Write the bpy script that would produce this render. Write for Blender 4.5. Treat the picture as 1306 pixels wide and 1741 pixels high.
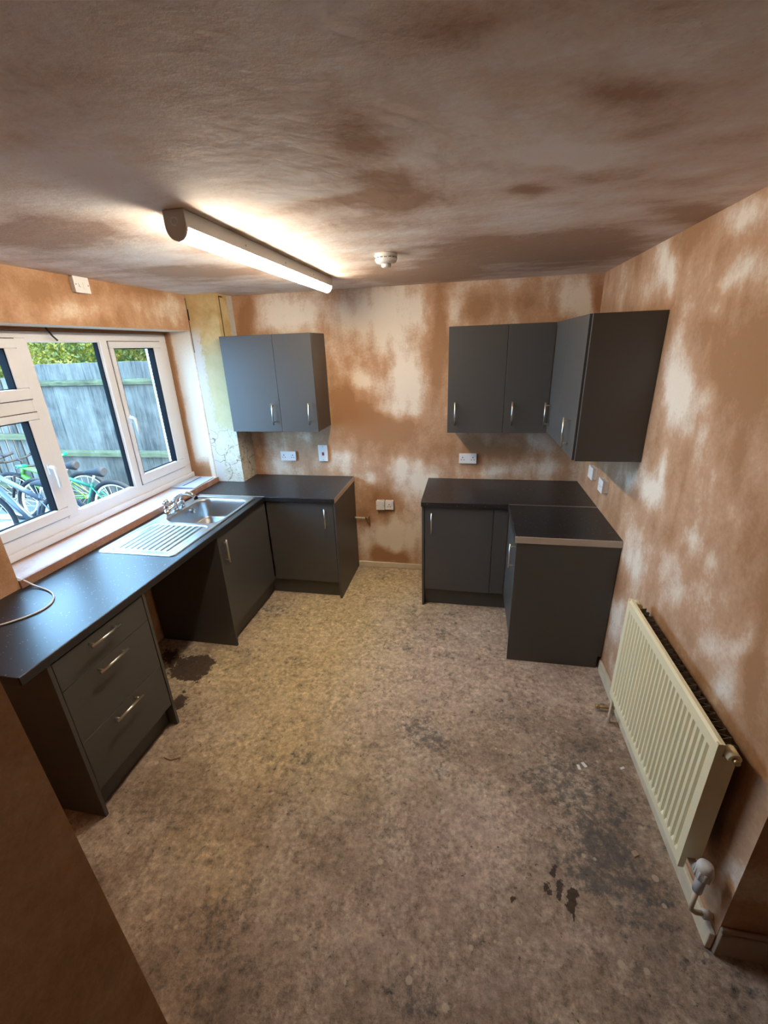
import bpy, bmesh, math, random
import numpy as np
from mathutils import Vector, Matrix

S = bpy.context.scene
COL = S.collection
for o in list(bpy.data.objects):
    bpy.data.objects.remove(o)

# ------------------------------------------------------------------ camera
cam = bpy.data.cameras.new('camera'); cam_o = bpy.data.objects.new('camera', cam); COL.objects.link(cam_o)
R2 = Vector((0.98164445, 0.18764311, -0.03412085)); U2 = Vector((-0.03661548, 0.36099815, 0.93184744)); F = Vector((-0.18717232, 0.91349351, -0.36124247))
m = Matrix.Identity(4)
for i in range(3):
    m[i][0], m[i][1], m[i][2] = R2[i], U2[i], -F[i]
m.translation = (2.2095, -3.597, 1.9945)
cam_o.matrix_world = m
cam.sensor_fit = 'VERTICAL'; cam.sensor_height = 24.0; cam.lens = 725.185 / 1741 * 24.0
cam.clip_start = 0.02
S.camera = cam_o

# ------------------------------------------------------------------ world, sun, exposure
world = bpy.data.worlds.new('sky'); S.world = world; world.use_nodes = True
bg = world.node_tree.nodes['Background']
bg.inputs[0].default_value = (0.33, 0.61, 1.0, 1); bg.inputs[1].default_value = 22.0
sun = bpy.data.lights.new('sun', 'SUN'); sun.energy = 55.0; sun.angle = 0.02; sun.color = (1, 0.9, 0.7)
sun_o = bpy.data.objects.new('sun', sun); COL.objects.link(sun_o)
sun_o.rotation_euler = Vector((-0.75, -0.14, -0.62)).to_track_quat('-Z', 'Y').to_euler()
LAMP_STRENGTH = 100.0
LAMP_COLOUR = (1.0, 0.88, 0.70)
vs = S.view_settings
vs.view_transform = 'Standard'; vs.look = 'None'; vs.gamma = 1.0; vs.use_curve_mapping = False
vs.exposure = 0.0

# ------------------------------------------------------------------ measures (metres; back wall y=0, window wall x=0)
W, H = 3.104, 2.423
WT = 0.91          # worktop top
rnd = random.Random(7)

# ------------------------------------------------------------------ materials
def new_mat(name):
    mt = bpy.data.materials.new(name); mt.use_nodes = True
    nt = mt.node_tree; b = nt.nodes['Principled BSDF']
    return mt, nt, b
def N(nt, t, **kw):
    n = nt.nodes.new(t)
    for k, v in kw.items():
        if k.startswith('i_'):
            key = k[2:]; key = int(key) if key.isdigit() else key.replace('_', ' ')
            n.inputs[key].default_value = v
        else:
            setattr(n, k, v)
    return n
def L(nt, a, b): nt.links.new(a, b)
def ramp(nt, fac, stops):
    r = N(nt, 'ShaderNodeValToRGB'); e = r.color_ramp.elements
    while len(e) < len(stops): e.new(0.5)
    for el, (p, c) in zip(e, stops):
        el.position = p; el.color = (*c, 1)
    L(nt, fac, r.inputs[0]); return r.outputs[0]
def math_n(nt, op, a, b=None, clamp=False):
    n = N(nt, 'ShaderNodeMath', operation=op, use_clamp=clamp)
    for i, v in enumerate((a, b)):
        if v is None: continue
        if isinstance(v, (int, float)): n.inputs[i].default_value = v
        else: L(nt, v, n.inputs[i])
    return n.outputs[0]
def mixc(nt, fac, a, b, blend='MIX'):
    n = N(nt, 'ShaderNodeMix', data_type='RGBA', blend_type=blend)
    if isinstance(fac, (int, float)): n.inputs[0].default_value = fac
    else: L(nt, fac, n.inputs[0])
    for i, v in ((6, a), (7, b)):
        if isinstance(v, tuple): n.inputs[i].default_value = (*v, 1)
        else: L(nt, v, n.inputs[i])
    return n.outputs[2]
def noise(nt, scale, detail=4, rough=0.55, vec=None, dist=0.0):
    n = N(nt, 'ShaderNodeTexNoise'); n.inputs['Scale'].default_value = scale; n.inputs['Detail'].default_value = detail
    n.inputs['Roughness'].default_value = rough; n.inputs['Distortion'].default_value = dist
    if vec is None: vec = N(nt, 'ShaderNodeNewGeometry').outputs['Position']
    L(nt, vec, n.inputs['Vector']); return n.outputs['Fac']
def bump(nt, b, height, strength, dist=0.01):
    n = N(nt, 'ShaderNodeBump'); n.inputs['Strength'].default_value = strength; n.inputs['Distance'].default_value = dist
    L(nt, height, n.inputs['Height']); L(nt, n.outputs[0], b.inputs['Normal'])
def plain(name, col, rough=0.5, metal=0.0, nz=0.0, nscale=40, bmp=0.0, bscale=200, spec=None):
    mt, nt, b = new_mat(name)
    b.inputs['Base Color'].default_value = (*col, 1); b.inputs['Roughness'].default_value = rough; b.inputs['Metallic'].default_value = metal
    if spec is not None: b.inputs['Specular IOR Level'].default_value = spec
    if nz:
        f = noise(nt, nscale)
        c = mixc(nt, f, tuple(x * (1 - nz) for x in col), tuple(min(1, x * (1 + nz)) for x in col)); L(nt, c, b.inputs['Base Color'])
    if bmp: bump(nt, b, noise(nt, bscale), bmp, 0.002)
    return mt

def plaster(name, wet, mid, dry, bmp=0.25, bscale=28):
    mt, nt, b = new_mat(name)
    at = N(nt, 'ShaderNodeAttribute', attribute_name='dry').outputs['Fac']
    pos = N(nt, 'ShaderNodeNewGeometry').outputs['Position']
    n1 = noise(nt, 9, 6, 0.65, pos); n2 = noise(nt, 60, 4, 0.7, pos)
    f = math_n(nt, 'ADD', at, math_n(nt, 'MULTIPLY', math_n(nt, 'SUBTRACT', n1, 0.5), 0.68))
    f = math_n(nt, 'ADD', f, math_n(nt, 'MULTIPLY', math_n(nt, 'SUBTRACT', n2, 0.5), 0.45), clamp=True)
    c = ramp(nt, f, [(0.08, wet), (0.45, mid), (0.86, dry)])
    n3 = noise(nt, 2.2, 3, 0.5, pos)
    c = mixc(nt, math_n(nt, 'MULTIPLY', n3, 0.16), c, tuple(x * y for x, y in zip(mid, (1.0, 0.88, 0.9))))
    sc = noise(nt, 130, 2, 0.5, pos)
    pit = math_n(nt, 'GREATER_THAN', sc, 0.70)
    c = mixc(nt, math_n(nt, 'MULTIPLY', pit, 0.35), c, tuple(x * 0.55 for x in mid))
    L(nt, c, b.inputs['Base Color'])
    b.inputs['Specular IOR Level'].default_value = 0.25
    L(nt, math_n(nt, 'ADD', math_n(nt, 'MULTIPLY', f, 0.25), 0.62), b.inputs['Roughness'])
    hgt = math_n(nt, 'ADD', noise(nt, bscale, 6, 0.62, pos), math_n(nt, 'MULTIPLY', noise(nt, 7, 3, 0.5, pos), 0.8))
    bump(nt, b, hgt, bmp, 0.012)
    return mt

M = {}
M['plaster'] = plaster('bare_plaster', (0.36, 0.185, 0.085), (0.54, 0.33, 0.20), (0.83, 0.73, 0.59), 0.18)
M['plaster_ceiling'] = plaster('ceiling_plaster', (0.43, 0.285, 0.195), (0.71, 0.59, 0.51), (0.87, 0.83, 0.80), 0.30, 13)
M['plaster_sill'] = plaster('sky_tinted_sill_plaster', (0.34, 0.17, 0.10), (0.58, 0.46, 0.44), (0.74, 0.70, 0.73), 0.3)  # lavender of the dry tone is sky light put into the colour
M['cabinet'] = plain('graphite_laminate', (0.070, 0.066, 0.062), 0.42, bmp=0.04, bscale=500)
M['cab_dark'] = plain('graphite_carcass', (0.045, 0.042, 0.040), 0.5)
M['shadow_gap'] = plain('black_rubber_and_gap_shade', (0.004, 0.004, 0.005), 0.8, spec=0.1)
M['nickel'] = plain('brushed_nickel', (0.72, 0.68, 0.60), 0.28, 1.0)
M['chrome'] = plain('chrome', (0.85, 0.86, 0.88), 0.08, 1.0)
M['steel'] = plain('stainless_steel', (0.46, 0.46, 0.46), 0.30, 1.0, bmp=0.03, bscale=350)
M['alu'] = plain('aluminium_strip', (0.70, 0.68, 0.64), 0.35, 1.0)
M['white'] = plain('white_plastic', (0.80, 0.78, 0.76), 0.35)
M['upvc'] = plain('white_upvc', (0.80, 0.78, 0.79), 0.35, nz=0.05, nscale=6)
M['grey_plastic'] = plain('grey_batten_body', (0.50, 0.49, 0.47), 0.45)
M['valve_plastic'] = plain('aged_valve_plastic', (0.60, 0.56, 0.50), 0.45)
M['slot'] = plain('dark_slot', (0.02, 0.02, 0.02), 0.6)
M['red'] = plain('red_switch', (0.35, 0.03, 0.02), 0.4)
M['cream'] = plain('cream_enamel', (0.82, 0.72, 0.46), 0.38, nz=0.05, nscale=5)
M['cream_dirty'] = plain('cream_gloss_paint', (0.66, 0.56, 0.40), 0.5, nz=0.3, nscale=14)
M['edge_strip'] = plain('bare_edging_strip', (0.46, 0.39, 0.33), 0.55, nz=0.08, nscale=30)
M['wood'] = plain('raw_timber', (0.30, 0.15, 0.07), 0.8, nz=0.4, nscale=20)
M['wood_pale'] = plain('pale_batten', (0.42, 0.30, 0.20), 0.8, nz=0.2, nscale=20)
M['brass'] = plain('dull_brass', (0.50, 0.38, 0.20), 0.35, 1.0)
M['fin'] = plain('dark_convector_fins', (0.10, 0.08, 0.06), 0.6)
M['tyre'] = plain('tyre_rubber', (0.016, 0.016, 0.018), 0.8, spec=0.15)
M['saddle_black'] = plain('saddle_vinyl', (0.016, 0.017, 0.021), 0.7, spec=0.15)
M['paper'] = plain('white_paper', (0.85, 0.85, 0.83), 0.7)
M['leaflet'] = plain('blue_grey_leaflet', (0.55, 0.62, 0.72), 0.5)
M['leaflet_dark'] = plain('dark_blue_print', (0.05, 0.08, 0.16), 0.5)
M['cable'] = plain('white_cable', (0.85, 0.84, 0.83), 0.45)
M['render_wall'] = plain('outside_render', (0.55, 0.53, 0.50), 0.9, nz=0.1)
M['teal'] = plain('teal_green_paint', (0.003, 0.11, 0.055), 0.3)
M['lime'] = plain('lime_green_paint', (0.05, 0.15, 0.01), 0.3)
M['slate'] = plain('slate_blue_paint', (0.035, 0.042, 0.055), 0.3)
def fence_mat(name, lo, mid, hi, sz):
    mt, nt, b = new_mat(name)
    pos = N(nt, 'ShaderNodeNewGeometry').outputs['Position']
    mp = N(nt, 'ShaderNodeMapping'); mp.inputs['Scale'].default_value = sz; L(nt, pos, mp.inputs['Vector'])
    g = noise(nt, 10, 6, 0.7, mp.outputs[0], 0.8); big = noise(nt, 4, 4, 0.6, pos, 0.5)
    r = N(nt, 'ShaderNodeObjectInfo').outputs['Random']
    f = math_n(nt, 'ADD', math_n(nt, 'MULTIPLY', g, 0.75), math_n(nt, 'ADD', math_n(nt, 'MULTIPLY', r, 0.22), math_n(nt, 'MULTIPLY', math_n(nt, 'SUBTRACT', big, 0.5), 0.5)))
    L(nt, ramp(nt, f, [(0.28, lo), (0.5, mid), (0.75, hi)]), b.inputs['Base Color']); b.inputs['Roughness'].default_value = 0.9
    b.inputs['Specular IOR Level'].default_value = 0.1
    bump(nt, b, g, 0.3, 0.01); return mt
M['timber_fence'] = fence_mat('weathered_fence_timber', (0.035, 0.032, 0.029), (0.098, 0.085, 0.072), (0.155, 0.138, 0.118), (3, 3, 0.25))
M['timber_rail'] = fence_mat('mossy_fence_rail', (0.035, 0.033, 0.02), (0.085, 0.080, 0.042), (0.13, 0.12, 0.07), (0.4, 3, 3))
M['ground'] = plain('concrete_yard', (0.11, 0.10, 0.085), 0.95, nz=0.3, nscale=5)

def worktop_mat():
    mt, nt, b = new_mat('black_speckled_laminate')
    pos = N(nt, 'ShaderNodeNewGeometry').outputs['Position']
    v = N(nt, 'ShaderNodeTexVoronoi'); v.inputs['Scale'].default_value = 85; L(nt, pos, v.inputs['Vector'])
    r = N(nt, 'ShaderNodeSeparateColor'); L(nt, v.outputs['Color'], r.inputs[0])
    pick = math_n(nt, 'GREATER_THAN', r.outputs[0], 0.66)
    near = math_n(nt, 'LESS_THAN', v.outputs['Distance'], math_n(nt, 'MULTIPLY', r.outputs[1], 0.28))
    f = math_n(nt, 'MULTIPLY', pick, near)
    c = mixc(nt, math_n(nt, 'MULTIPLY', f, 0.7), (0.013, 0.013, 0.015), (0.36, 0.35, 0.34))
    L(nt, c, b.inputs['Base Color']); b.inputs['Roughness'].default_value = 0.36; b.inputs['Specular IOR Level'].default_value = 0.65
    bump(nt, b, noise(nt, 420, 2), 0.05, 0.002)
    return mt
M['worktop'] = worktop_mat()

def floor_mat():
    mt, nt, b = new_mat('dusty_bare_screed')
    pos = N(nt, 'ShaderNodeNewGeometry').outputs['Position']
    A = lambda n: N(nt, 'ShaderNodeAttribute', attribute_name=n).outputs['Fac']
    def off(k):
        q = N(nt, 'ShaderNodeVectorMath', operation='ADD'); q.inputs[1].default_value = (k * 3.7, k * 5.3, k); L(nt, pos, q.inputs[0]); return q.outputs[0]
    big = noise(nt, 3.2, 9, 0.68, pos, 0.2); fine = noise(nt, 42, 6, 0.75, pos, 0.15); grit = noise(nt, 120, 3, 0.7, pos); mid = noise(nt, 20, 8, 0.78, off(2), 0.15)
    base = ramp(nt, big, [(0.30, (0.22, 0.155, 0.11)), (0.50, (0.40, 0.295, 0.22)), (0.68, (0.58, 0.46, 0.355))])
    c = mixc(nt, math_n(nt, 'MULTIPLY', A('tan'), 0.70, True), base, mixc(nt, mid, (0.46, 0.34, 0.16), (0.92, 0.74, 0.42)))
    c = mixc(nt, math_n(nt, 'MULTIPLY', A('pink'), 0.60, True), c, mixc(nt, mid, (0.42, 0.30, 0.25), (0.82, 0.63, 0.55)))
    lum = ramp(nt, math_n(nt, 'ADD', math_n(nt, 'MULTIPLY', mid, 0.45), math_n(nt, 'MULTIPLY', fine, 0.55)), [(0.36, (0.30, 0.285, 0.27)), (0.5, (0.88, 0.87, 0.86)), (0.64, (1.55, 1.52, 1.46))])
    calm = N(nt, 'ShaderNodeMapRange', i_From_Min=0.38, i_From_Max=0.62, i_To_Min=0.55, i_To_Max=1.15); L(nt, noise(nt, 6, 5, 0.65, off(9), 0.3), calm.inputs[0])
    c = mixc(nt, calm.outputs[0], c, mixc(nt, 1.0, c, lum, 'MULTIPLY'))
    # charcoal residue in clustered flecks
    cl = noise(nt, 4.2, 5, 0.65, off(5), 0.3); fl = noise(nt, 24, 8, 0.78, off(7), 0.2)
    d = math_n(nt, 'ADD', math_n(nt, 'MULTIPLY', A('dark'), 0.58), math_n(nt, 'MULTIPLY', cl, 0.85))
    d = math_n(nt, 'ADD', d, math_n(nt, 'MULTIPLY', math_n(nt, 'SUBTRACT', fl, 0.5), 3.4))
    mr = N(nt, 'ShaderNodeMapRange', interpolation_type='SMOOTHSTEP', i_From_Min=0.60, i_From_Max=1.15); L(nt, d, mr.inputs[0])
    c = mixc(nt, math_n(nt, 'MULTIPLY', mr.outputs[0], 0.74), c, (0.085, 0.082, 0.084))
    # pale chips of old adhesive and plaster crumbs
    v = N(nt, 'ShaderNodeTexVoronoi'); v.inputs['Scale'].default_value = 24; L(nt, pos, v.inputs['Vector'])
    sr = N(nt, 'ShaderNodeSeparateColor'); L(nt, v.outputs['Color'], sr.inputs[0])
    chip = math_n(nt, 'MULTIPLY', math_n(nt, 'GREATER_THAN', sr.outputs[0], 0.80), math_n(nt, 'LESS_THAN', math_n(nt, 'ADD', v.outputs['Distance'], math_n(nt, 'MULTIPLY', fine, 0.35)), math_n(nt, 'MULTIPLY', sr.outputs[1], 0.52)))
    c = mixc(nt, math_n(nt, 'MULTIPLY', chip, 0.6), c, (0.66, 0.54, 0.40))
    c = mixc(nt, math_n(nt, 'MULTIPLY', math_n(nt, 'GREATER_THAN', grit, 0.66), 0.5), c, (0.12, 0.095, 0.075))
    wet = A('wet')
    wn = math_n(nt, 'ADD', wet, math_n(nt, 'MULTIPLY', math_n(nt, 'SUBTRACT', fl, 0.5), 3.6))
    mw = N(nt, 'ShaderNodeMapRange', interpolation_type='SMOOTHSTEP', i_From_Min=0.42, i_From_Max=0.58); L(nt, wn, mw.inputs[0])
    c = mixc(nt, math_n(nt, 'MULTIPLY', mw.outputs[0], 0.93), c, mixc(nt, fine, (0.015, 0.009, 0.006), (0.07, 0.035, 0.02)))
    L(nt, c, b.inputs['Base Color'])
    L(nt, math_n(nt, 'SUBTRACT', 0.85, math_n(nt, 'MULTIPLY', mw.outputs[0], 0.3)), b.inputs['Roughness'])
    b.inputs['Specular IOR Level'].default_value = 0.3
    h = math_n(nt, 'ADD', math_n(nt, 'ADD', fine, mid), math_n(nt, 'ADD', math_n(nt, 'MULTIPLY', grit, 0.35), math_n(nt, 'MULTIPLY', chip, 0.5)))
    bump(nt, b, h, 0.55, 0.010)
    return mt
M['floor'] = floor_mat()

def pier_mat():
    mt, nt, b = new_mat('stripped_yellow_paint_and_plaster')
    pos = N(nt, 'ShaderNodeNewGeometry').outputs['Position']
    sx = N(nt, 'ShaderNodeSeparateXYZ'); L(nt, pos, sx.inputs[0])
    n1 = noise(nt, 8, 5, 0.6, pos, 0.5); n2 = noise(nt, 26, 5, 0.65, pos, 1.0)
    yel = ramp(nt, n1, [(0.25, (0.46, 0.30, 0.11)), (0.6, (0.62, 0.47, 0.23)), (0.85, (0.66, 0.56, 0.38))])
    pale = ramp(nt, n2, [(0.30, (0.26, 0.19, 0.10)), (0.42, (0.58, 0.52, 0.40)), (0.7, (0.70, 0.65, 0.56))])
    olive = mixc(nt, n1, (0.45, 0.38, 0.19), (0.60, 0.53, 0.33))
    zz = math_n(nt, 'ADD', sx.outputs[2], math_n(nt, 'MULTIPLY', math_n(nt, 'SUBTRACT', n2, 0.5), 0.5))
    f1 = N(nt, 'ShaderNodeMapRange', i_From_Min=1.95, i_From_Max=2.08); L(nt, zz, f1.inputs[0])
    f2 = N(nt, 'ShaderNodeMapRange', i_From_Min=1.34, i_From_Max=1.42); L(nt, zz, f2.inputs[0])
    c = mixc(nt, f1.outputs[0], olive, yel); c = mixc(nt, f2.outputs[0], pale, c)
    # bare pale plaster creeping in from the window side
    xx = math_n(nt, 'ADD', sx.outputs[0], math_n(nt, 'MULTIPLY', math_n(nt, 'SUBTRACT', n2, 0.5), 0.16))
    f3 = N(nt, 'ShaderNodeMapRange', i_From_Min=0.05, i_From_Max=0.09); L(nt, xx, f3.inputs[0])
    top = N(nt, 'ShaderNodeMapRange', i_From_Min=2.12, i_From_Max=2.2); L(nt, sx.outputs[2], top.inputs[0])
    c = mixc(nt, math_n(nt, 'MAXIMUM', f3.outputs[0], top.outputs[0]), (0.62, 0.56, 0.50), c)
    crack = N(nt, 'ShaderNodeTexVoronoi', feature='DISTANCE_TO_EDGE'); crack.inputs['Scale'].default_value = 6
    wv = N(nt, 'ShaderNodeVectorMath', operation='ADD'); L(nt, pos, wv.inputs[0])
    nn = N(nt, 'ShaderNodeTexNoise'); nn.inputs['Scale'].default_value = 12; L(nt, pos, nn.inputs['Vector']); sc = N(nt, 'ShaderNodeVectorMath', operation='SCALE'); sc.inputs['Scale'].default_value = 0.12
    L(nt, nn.outputs['Color'], sc.inputs[0]); L(nt, sc.outputs[0], wv.inputs[1]); L(nt, wv.outputs[0], crack.inputs['Vector'])
    ck = math_n(nt, 'MULTIPLY', math_n(nt, 'LESS_THAN', crack.outputs['Distance'], 0.013), math_n(nt, 'SUBTRACT', 1.0, f2.outputs[0]))
    c = mixc(nt, math_n(nt, 'MULTIPLY', ck, 0.75), c, (0.16, 0.11, 0.06))
    L(nt, c, b.inputs['Base Color']); b.inputs['Roughness'].default_value = 0.85
    bump(nt, b, math_n(nt, 'SUBTRACT', n2, math_n(nt, 'MULTIPLY', ck, 0.5)), 0.4, 0.01)
    return mt
M['pier'] = pier_mat()

def glass_mat():
    mt = bpy.data.materials.new('window_glass'); mt.use_nodes = True; nt = mt.node_tree
    nt.nodes.remove(nt.nodes['Principled BSDF']); out = nt.nodes['Material Output']
    t = N(nt, 'ShaderNodeBsdfTransparent'); t.inputs[0].default_value = (0.93, 0.98, 0.97, 1)
    g = N(nt, 'ShaderNodeBsdfGlossy'); g.inputs['Roughness'].default_value = 0.02
    lw = N(nt, 'ShaderNodeLayerWeight'); refl = math_n(nt, 'ADD', math_n(nt, 'MULTIPLY', math_n(nt, 'POWER', lw.outputs['Facing'], 5.0), 0.6), 0.025)
    mx = N(nt, 'ShaderNodeMixShader'); L(nt, refl, mx.inputs[0]); L(nt, t.outputs[0], mx.inputs[1]); L(nt, g.outputs[0], mx.inputs[2]); L(nt, mx.outputs[0], out.inputs[0])
    return mt
M['glass'] = glass_mat()
def emit_mat(name, col, s):
    mt, nt, b = new_mat(name); b.inputs['Base Color'].default_value = (0.9, 0.9, 0.9, 1)
    b.inputs['Emission Color'].default_value = (*col, 1); b.inputs['Emission Strength'].default_value = s; return mt
M['lit'] = emit_mat('lit_diffuser', LAMP_COLOUR, LAMP_STRENGTH)
def leaf_mat():
    mt = bpy.data.materials.new('hedge_leaf'); mt.use_nodes = True; nt = mt.node_tree; b = nt.nodes['Principled BSDF']; out = nt.nodes['Material Output']
    n = noise(nt, 5, 3); n2 = noise(nt, 45, 1)
    c = ramp(nt, math_n(nt, 'ADD', math_n(nt, 'MULTIPLY', n, 0.5), math_n(nt, 'MULTIPLY', n2, 0.5)), [(0.3, (0.02, 0.035, 0.004)), (0.47, (0.15, 0.135, 0.010)), (0.62, (0.42, 0.29, 0.03))])
    L(nt, c, b.inputs['Base Color']); b.inputs['Roughness'].default_value = 0.55
    t = N(nt, 'ShaderNodeBsdfTranslucent'); L(nt, c, t.inputs[0]); mx = N(nt, 'ShaderNodeMixShader'); mx.inputs[0].default_value = 0.5
    L(nt, b.outputs[0], mx.inputs[1]); L(nt, t.outputs[0], mx.inputs[2]); L(nt, mx.outputs[0], out.inputs[0]); return mt
M['leaf'] = leaf_mat()

# ------------------------------------------------------------------ mesh helpers
class MB:
    def __init__(self): self.v = []; self.f = []; self.sm = []
    def add(self, vs, fs, smooth=False):
        n = len(self.v); self.v += [tuple(p) for p in vs]; self.f += [tuple(i + n for i in q) for q in fs]; self.sm += [smooth] * len(fs); return self
    def box(self, x0, x1, y0, y1, z0, z1):
        x0, x1 = sorted((x0, x1)); y0, y1 = sorted((y0, y1)); z0, z1 = sorted((z0, z1))
        return self.add([(x0, y0, z0), (x1, y0, z0), (x1, y1, z0), (x0, y1, z0), (x0, y0, z1), (x1, y0, z1), (x1, y1, z1), (x0, y1, z1)],
                        [(0, 3, 2, 1), (4, 5, 6, 7), (0, 1, 5, 4), (1, 2, 6, 5), (2, 3, 7, 6), (3, 0, 4, 7)])
    def tube(self, pts, r, n=10, cap=True):
        pts = [Vector(p) for p in pts]; k = len(pts); rs = r if isinstance(r, (list, tuple)) else [r] * k
        vs = []; up = None
        for i, p in enumerate(pts):
            t = ((pts[min(i + 1, k - 1)] - pts[max(i - 1, 0)])).normalized()
            if up is None:
                up = Vector((0, 0, 1)) if abs(t.z) < 0.9 else Vector((1, 0, 0))
            a = t.cross(up).normalized(); b = a.cross(t).normalized(); up = b
            for j in range(n):
                w = 2 * math.pi * j / n; vs.append(p + (a * math.cos(w) + b * math.sin(w)) * rs[i])
        fs = [(i * n + j, i * n + (j + 1) % n, (i + 1) * n + (j + 1) % n, (i + 1) * n + j) for i in range(k - 1) for j in range(n)]
        self.add(vs, fs, True)
        if cap:
            o = len(self.v) - len(vs)
            self.f += [tuple(o + j for j in range(n))[::-1], tuple(o + (k - 1) * n + j for j in range(n))]; self.sm += [False, False]
        return self
    def lathe(self, prof, c, axis='z', n=24):
        vs = []
        for (r, h) in prof:
            for j in range(n):
                w = 2 * math.pi * j / n; a, b = r * math.cos(w), r * math.sin(w)
                p = {'z': (a, b, h), 'x': (h, a, b), 'y': (b, h, a)}[axis]
                vs.append((c[0] + p[0], c[1] + p[1], c[2] + p[2]))
        k = len(prof)
        fs = [(i * n + j, i * n + (j + 1) % n, (i + 1) * n + (j + 1) % n, (i + 1) * n + j) for i in range(k - 1) for j in range(n)]
        self.add(vs, fs, True); o = len(self.v) - len(vs)
        self.f += [tuple(o + j for j in range(n))[::-1], tuple(o + (k - 1) * n + j for j in range(n))]; self.sm += [False, False]
        return self
    def prism(self, poly, axis, a, b):
        # poly: 2-D points; extruded along axis from a to b
        P = {'x': lambda u, v, w: (w, u, v), 'y': lambda u, v, w: (u, w, v), 'z': lambda u, v, w: (u, v, w)}[axis]
        n = len(poly); vs = [P(u, v, a) for u, v in poly] + [P(u, v, b) for u, v in poly]
        fs = [tuple(range(n))[::-1], tuple(range(n, 2 * n))] + [(i, (i + 1) % n, n + (i + 1) % n, n + i) for i in range(n)]
        return self.add(vs, fs)
    def torus(self, c, R, r, axis='y', n=40, k=10, a0=0.0, a1=2 * math.pi):
        vs = []
        for i in range(n):
            A = a0 + (a1 - a0) * i / n
            for j in range(k):
                B = 2 * math.pi * j / k; q = R + r * math.cos(B); h = r * math.sin(B); a, b = q * math.cos(A), q * math.sin(A)
                p = {'y': (a, h, b), 'z': (a, b, h), 'x': (h, a, b)}[axis]; vs.append((c[0] + p[0], c[1] + p[1], c[2] + p[2]))
        return self.add(vs, [(i * k + j, ((i + 1) % n) * k + j, ((i + 1) % n) * k + (j + 1) % k, i * k + (j + 1) % k) for i in range(n) for j in range(k)], True)
    def build(self, name, mat, parent=None, bevel=0.0, seg=2, origin=None, fix=True):
        off = Vector((0, 0, 0))
        if parent is not None:
            p = parent
            while p is not None: off += p.location; p = p.parent
        P = np.array(self.v, float)
        if origin is not None: loc = Vector(origin)
        elif parent is not None: loc = off
        else:
            lo, hi = P.min(0), P.max(0); loc = Vector(((lo[0] + hi[0]) / 2, (lo[1] + hi[1]) / 2, lo[2]))
        P = P - np.array(loc)
        me = bpy.data.meshes.new(name); me.from_pydata(P.tolist(), [], self.f)
        me.polygons.foreach_set('use_smooth', self.sm)
        if fix:
            bm = bmesh.new(); bm.from_mesh(me); bmesh.ops.recalc_face_normals(bm, faces=bm.faces); bm.to_mesh(me); bm.free()
        me.materials.append(M[mat] if isinstance(mat, str) else mat)
        o = bpy.data.objects.new(name, me); COL.objects.link(o)
        if parent is not None:
            o.parent = parent; o.location = loc - off
        else: o.location = loc
        if bevel:
            b = o.modifiers.new('soft_edge', 'BEVEL'); b.width = bevel; b.segments = seg; b.limit_method = 'ANGLE'
        return o

def tag(o, label, cat=None, group=None, kind=None):
    o['label'] = label
    if cat: o['category'] = cat
    if group: o['group'] = group
    if kind: o['kind'] = kind
    return o
def thing(name, loc, label, cat=None, group=None, kind=None):
    o = bpy.data.objects.new(name, None); o.empty_display_size = 0.1; COL.objects.link(o); o.location = loc
    return tag(o, label, cat, group, kind)

# value noise for the plaster drying patterns and the floor tones
_rng = np.random.default_rng(11); _lat = _rng.random((256, 256))
def vnoise(u, v):
    iu, iv = np.floor(u).astype(int), np.floor(v).astype(int); fu, fv = u - iu, v - iv
    fu = fu * fu * (3 - 2 * fu); fv = fv * fv * (3 - 2 * fv); g = lambda a, b: _lat[a & 255, b & 255]
    return (g(iu, iv) * (1 - fu) + g(iu + 1, iv) * fu) * (1 - fv) + (g(iu, iv + 1) * (1 - fu) + g(iu + 1, iv + 1) * fu) * fv
def fbm(u, v, o=4):
    s = 0; a = 0.5
    for k in range(o):
        s = s + a * vnoise(u * 2 ** k + 17.3 * k, v * 2 ** k + 9.1 * k); a *= 0.5
    return s / (1 - 0.5 ** o)
def field(u, v, patches, warp=0.10, wf=5.0, soft=2.0):
    uu = u + warp * (fbm(u * wf, v * wf) - 0.5) * 2; vv = v + warp * (fbm(u * wf + 31, v * wf + 53) - 0.5) * 2
    s = np.zeros_like(u)
    for (cu, cv, a, b, c, d, amp) in patches:
        det = a * d - b * c
        du, dv = uu - cu, vv - cv
        p = (d * du - b * dv) / det; q = (-c * du + a * dv) / det
        s += amp * np.exp(-np.power(np.clip(p * p + q * q, 0, 40), soft / 2))
    return s
def gridbox(mb, x0, x1, y0, y1, z0, z1, step, fine):
    # a box whose faces are subdivided: 'fine' names the faces that get the fine step
    lo, hi = (x0, y0, z0), (x1, y1, z1)
    for ax in range(3):
        for side in (0, 1):
            key = ('-' if side == 0 else '+') + 'xyz'[ax]; st = step if key in fine else 0.3
            a, b = [(1, 2), (0, 2), (0, 1)][ax]
            na, nb = max(1, round((hi[a] - lo[a]) / st)), max(1, round((hi[b] - lo[b]) / st))
            A, B = np.meshgrid(np.linspace(lo[a], hi[a], na + 1), np.linspace(lo[b], hi[b], nb + 1), indexing='ij')
            P = np.zeros((A.size, 3)); P[:, ax] = hi[ax] if side else lo[ax]; P[:, a] = A.ravel(); P[:, b] = B.ravel()
            fs = []
            for i in range(na):
                r0 = i * (nb + 1)
                for j in range(nb):
                    q = (r0 + j, r0 + nb + 1 + j, r0 + nb + 2 + j, r0 + j + 1)
                    fs.append(q if (side == 1) == (ax != 1) else q[::-1])
            mb.add(P.tolist(), fs)
    return mb
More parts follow.
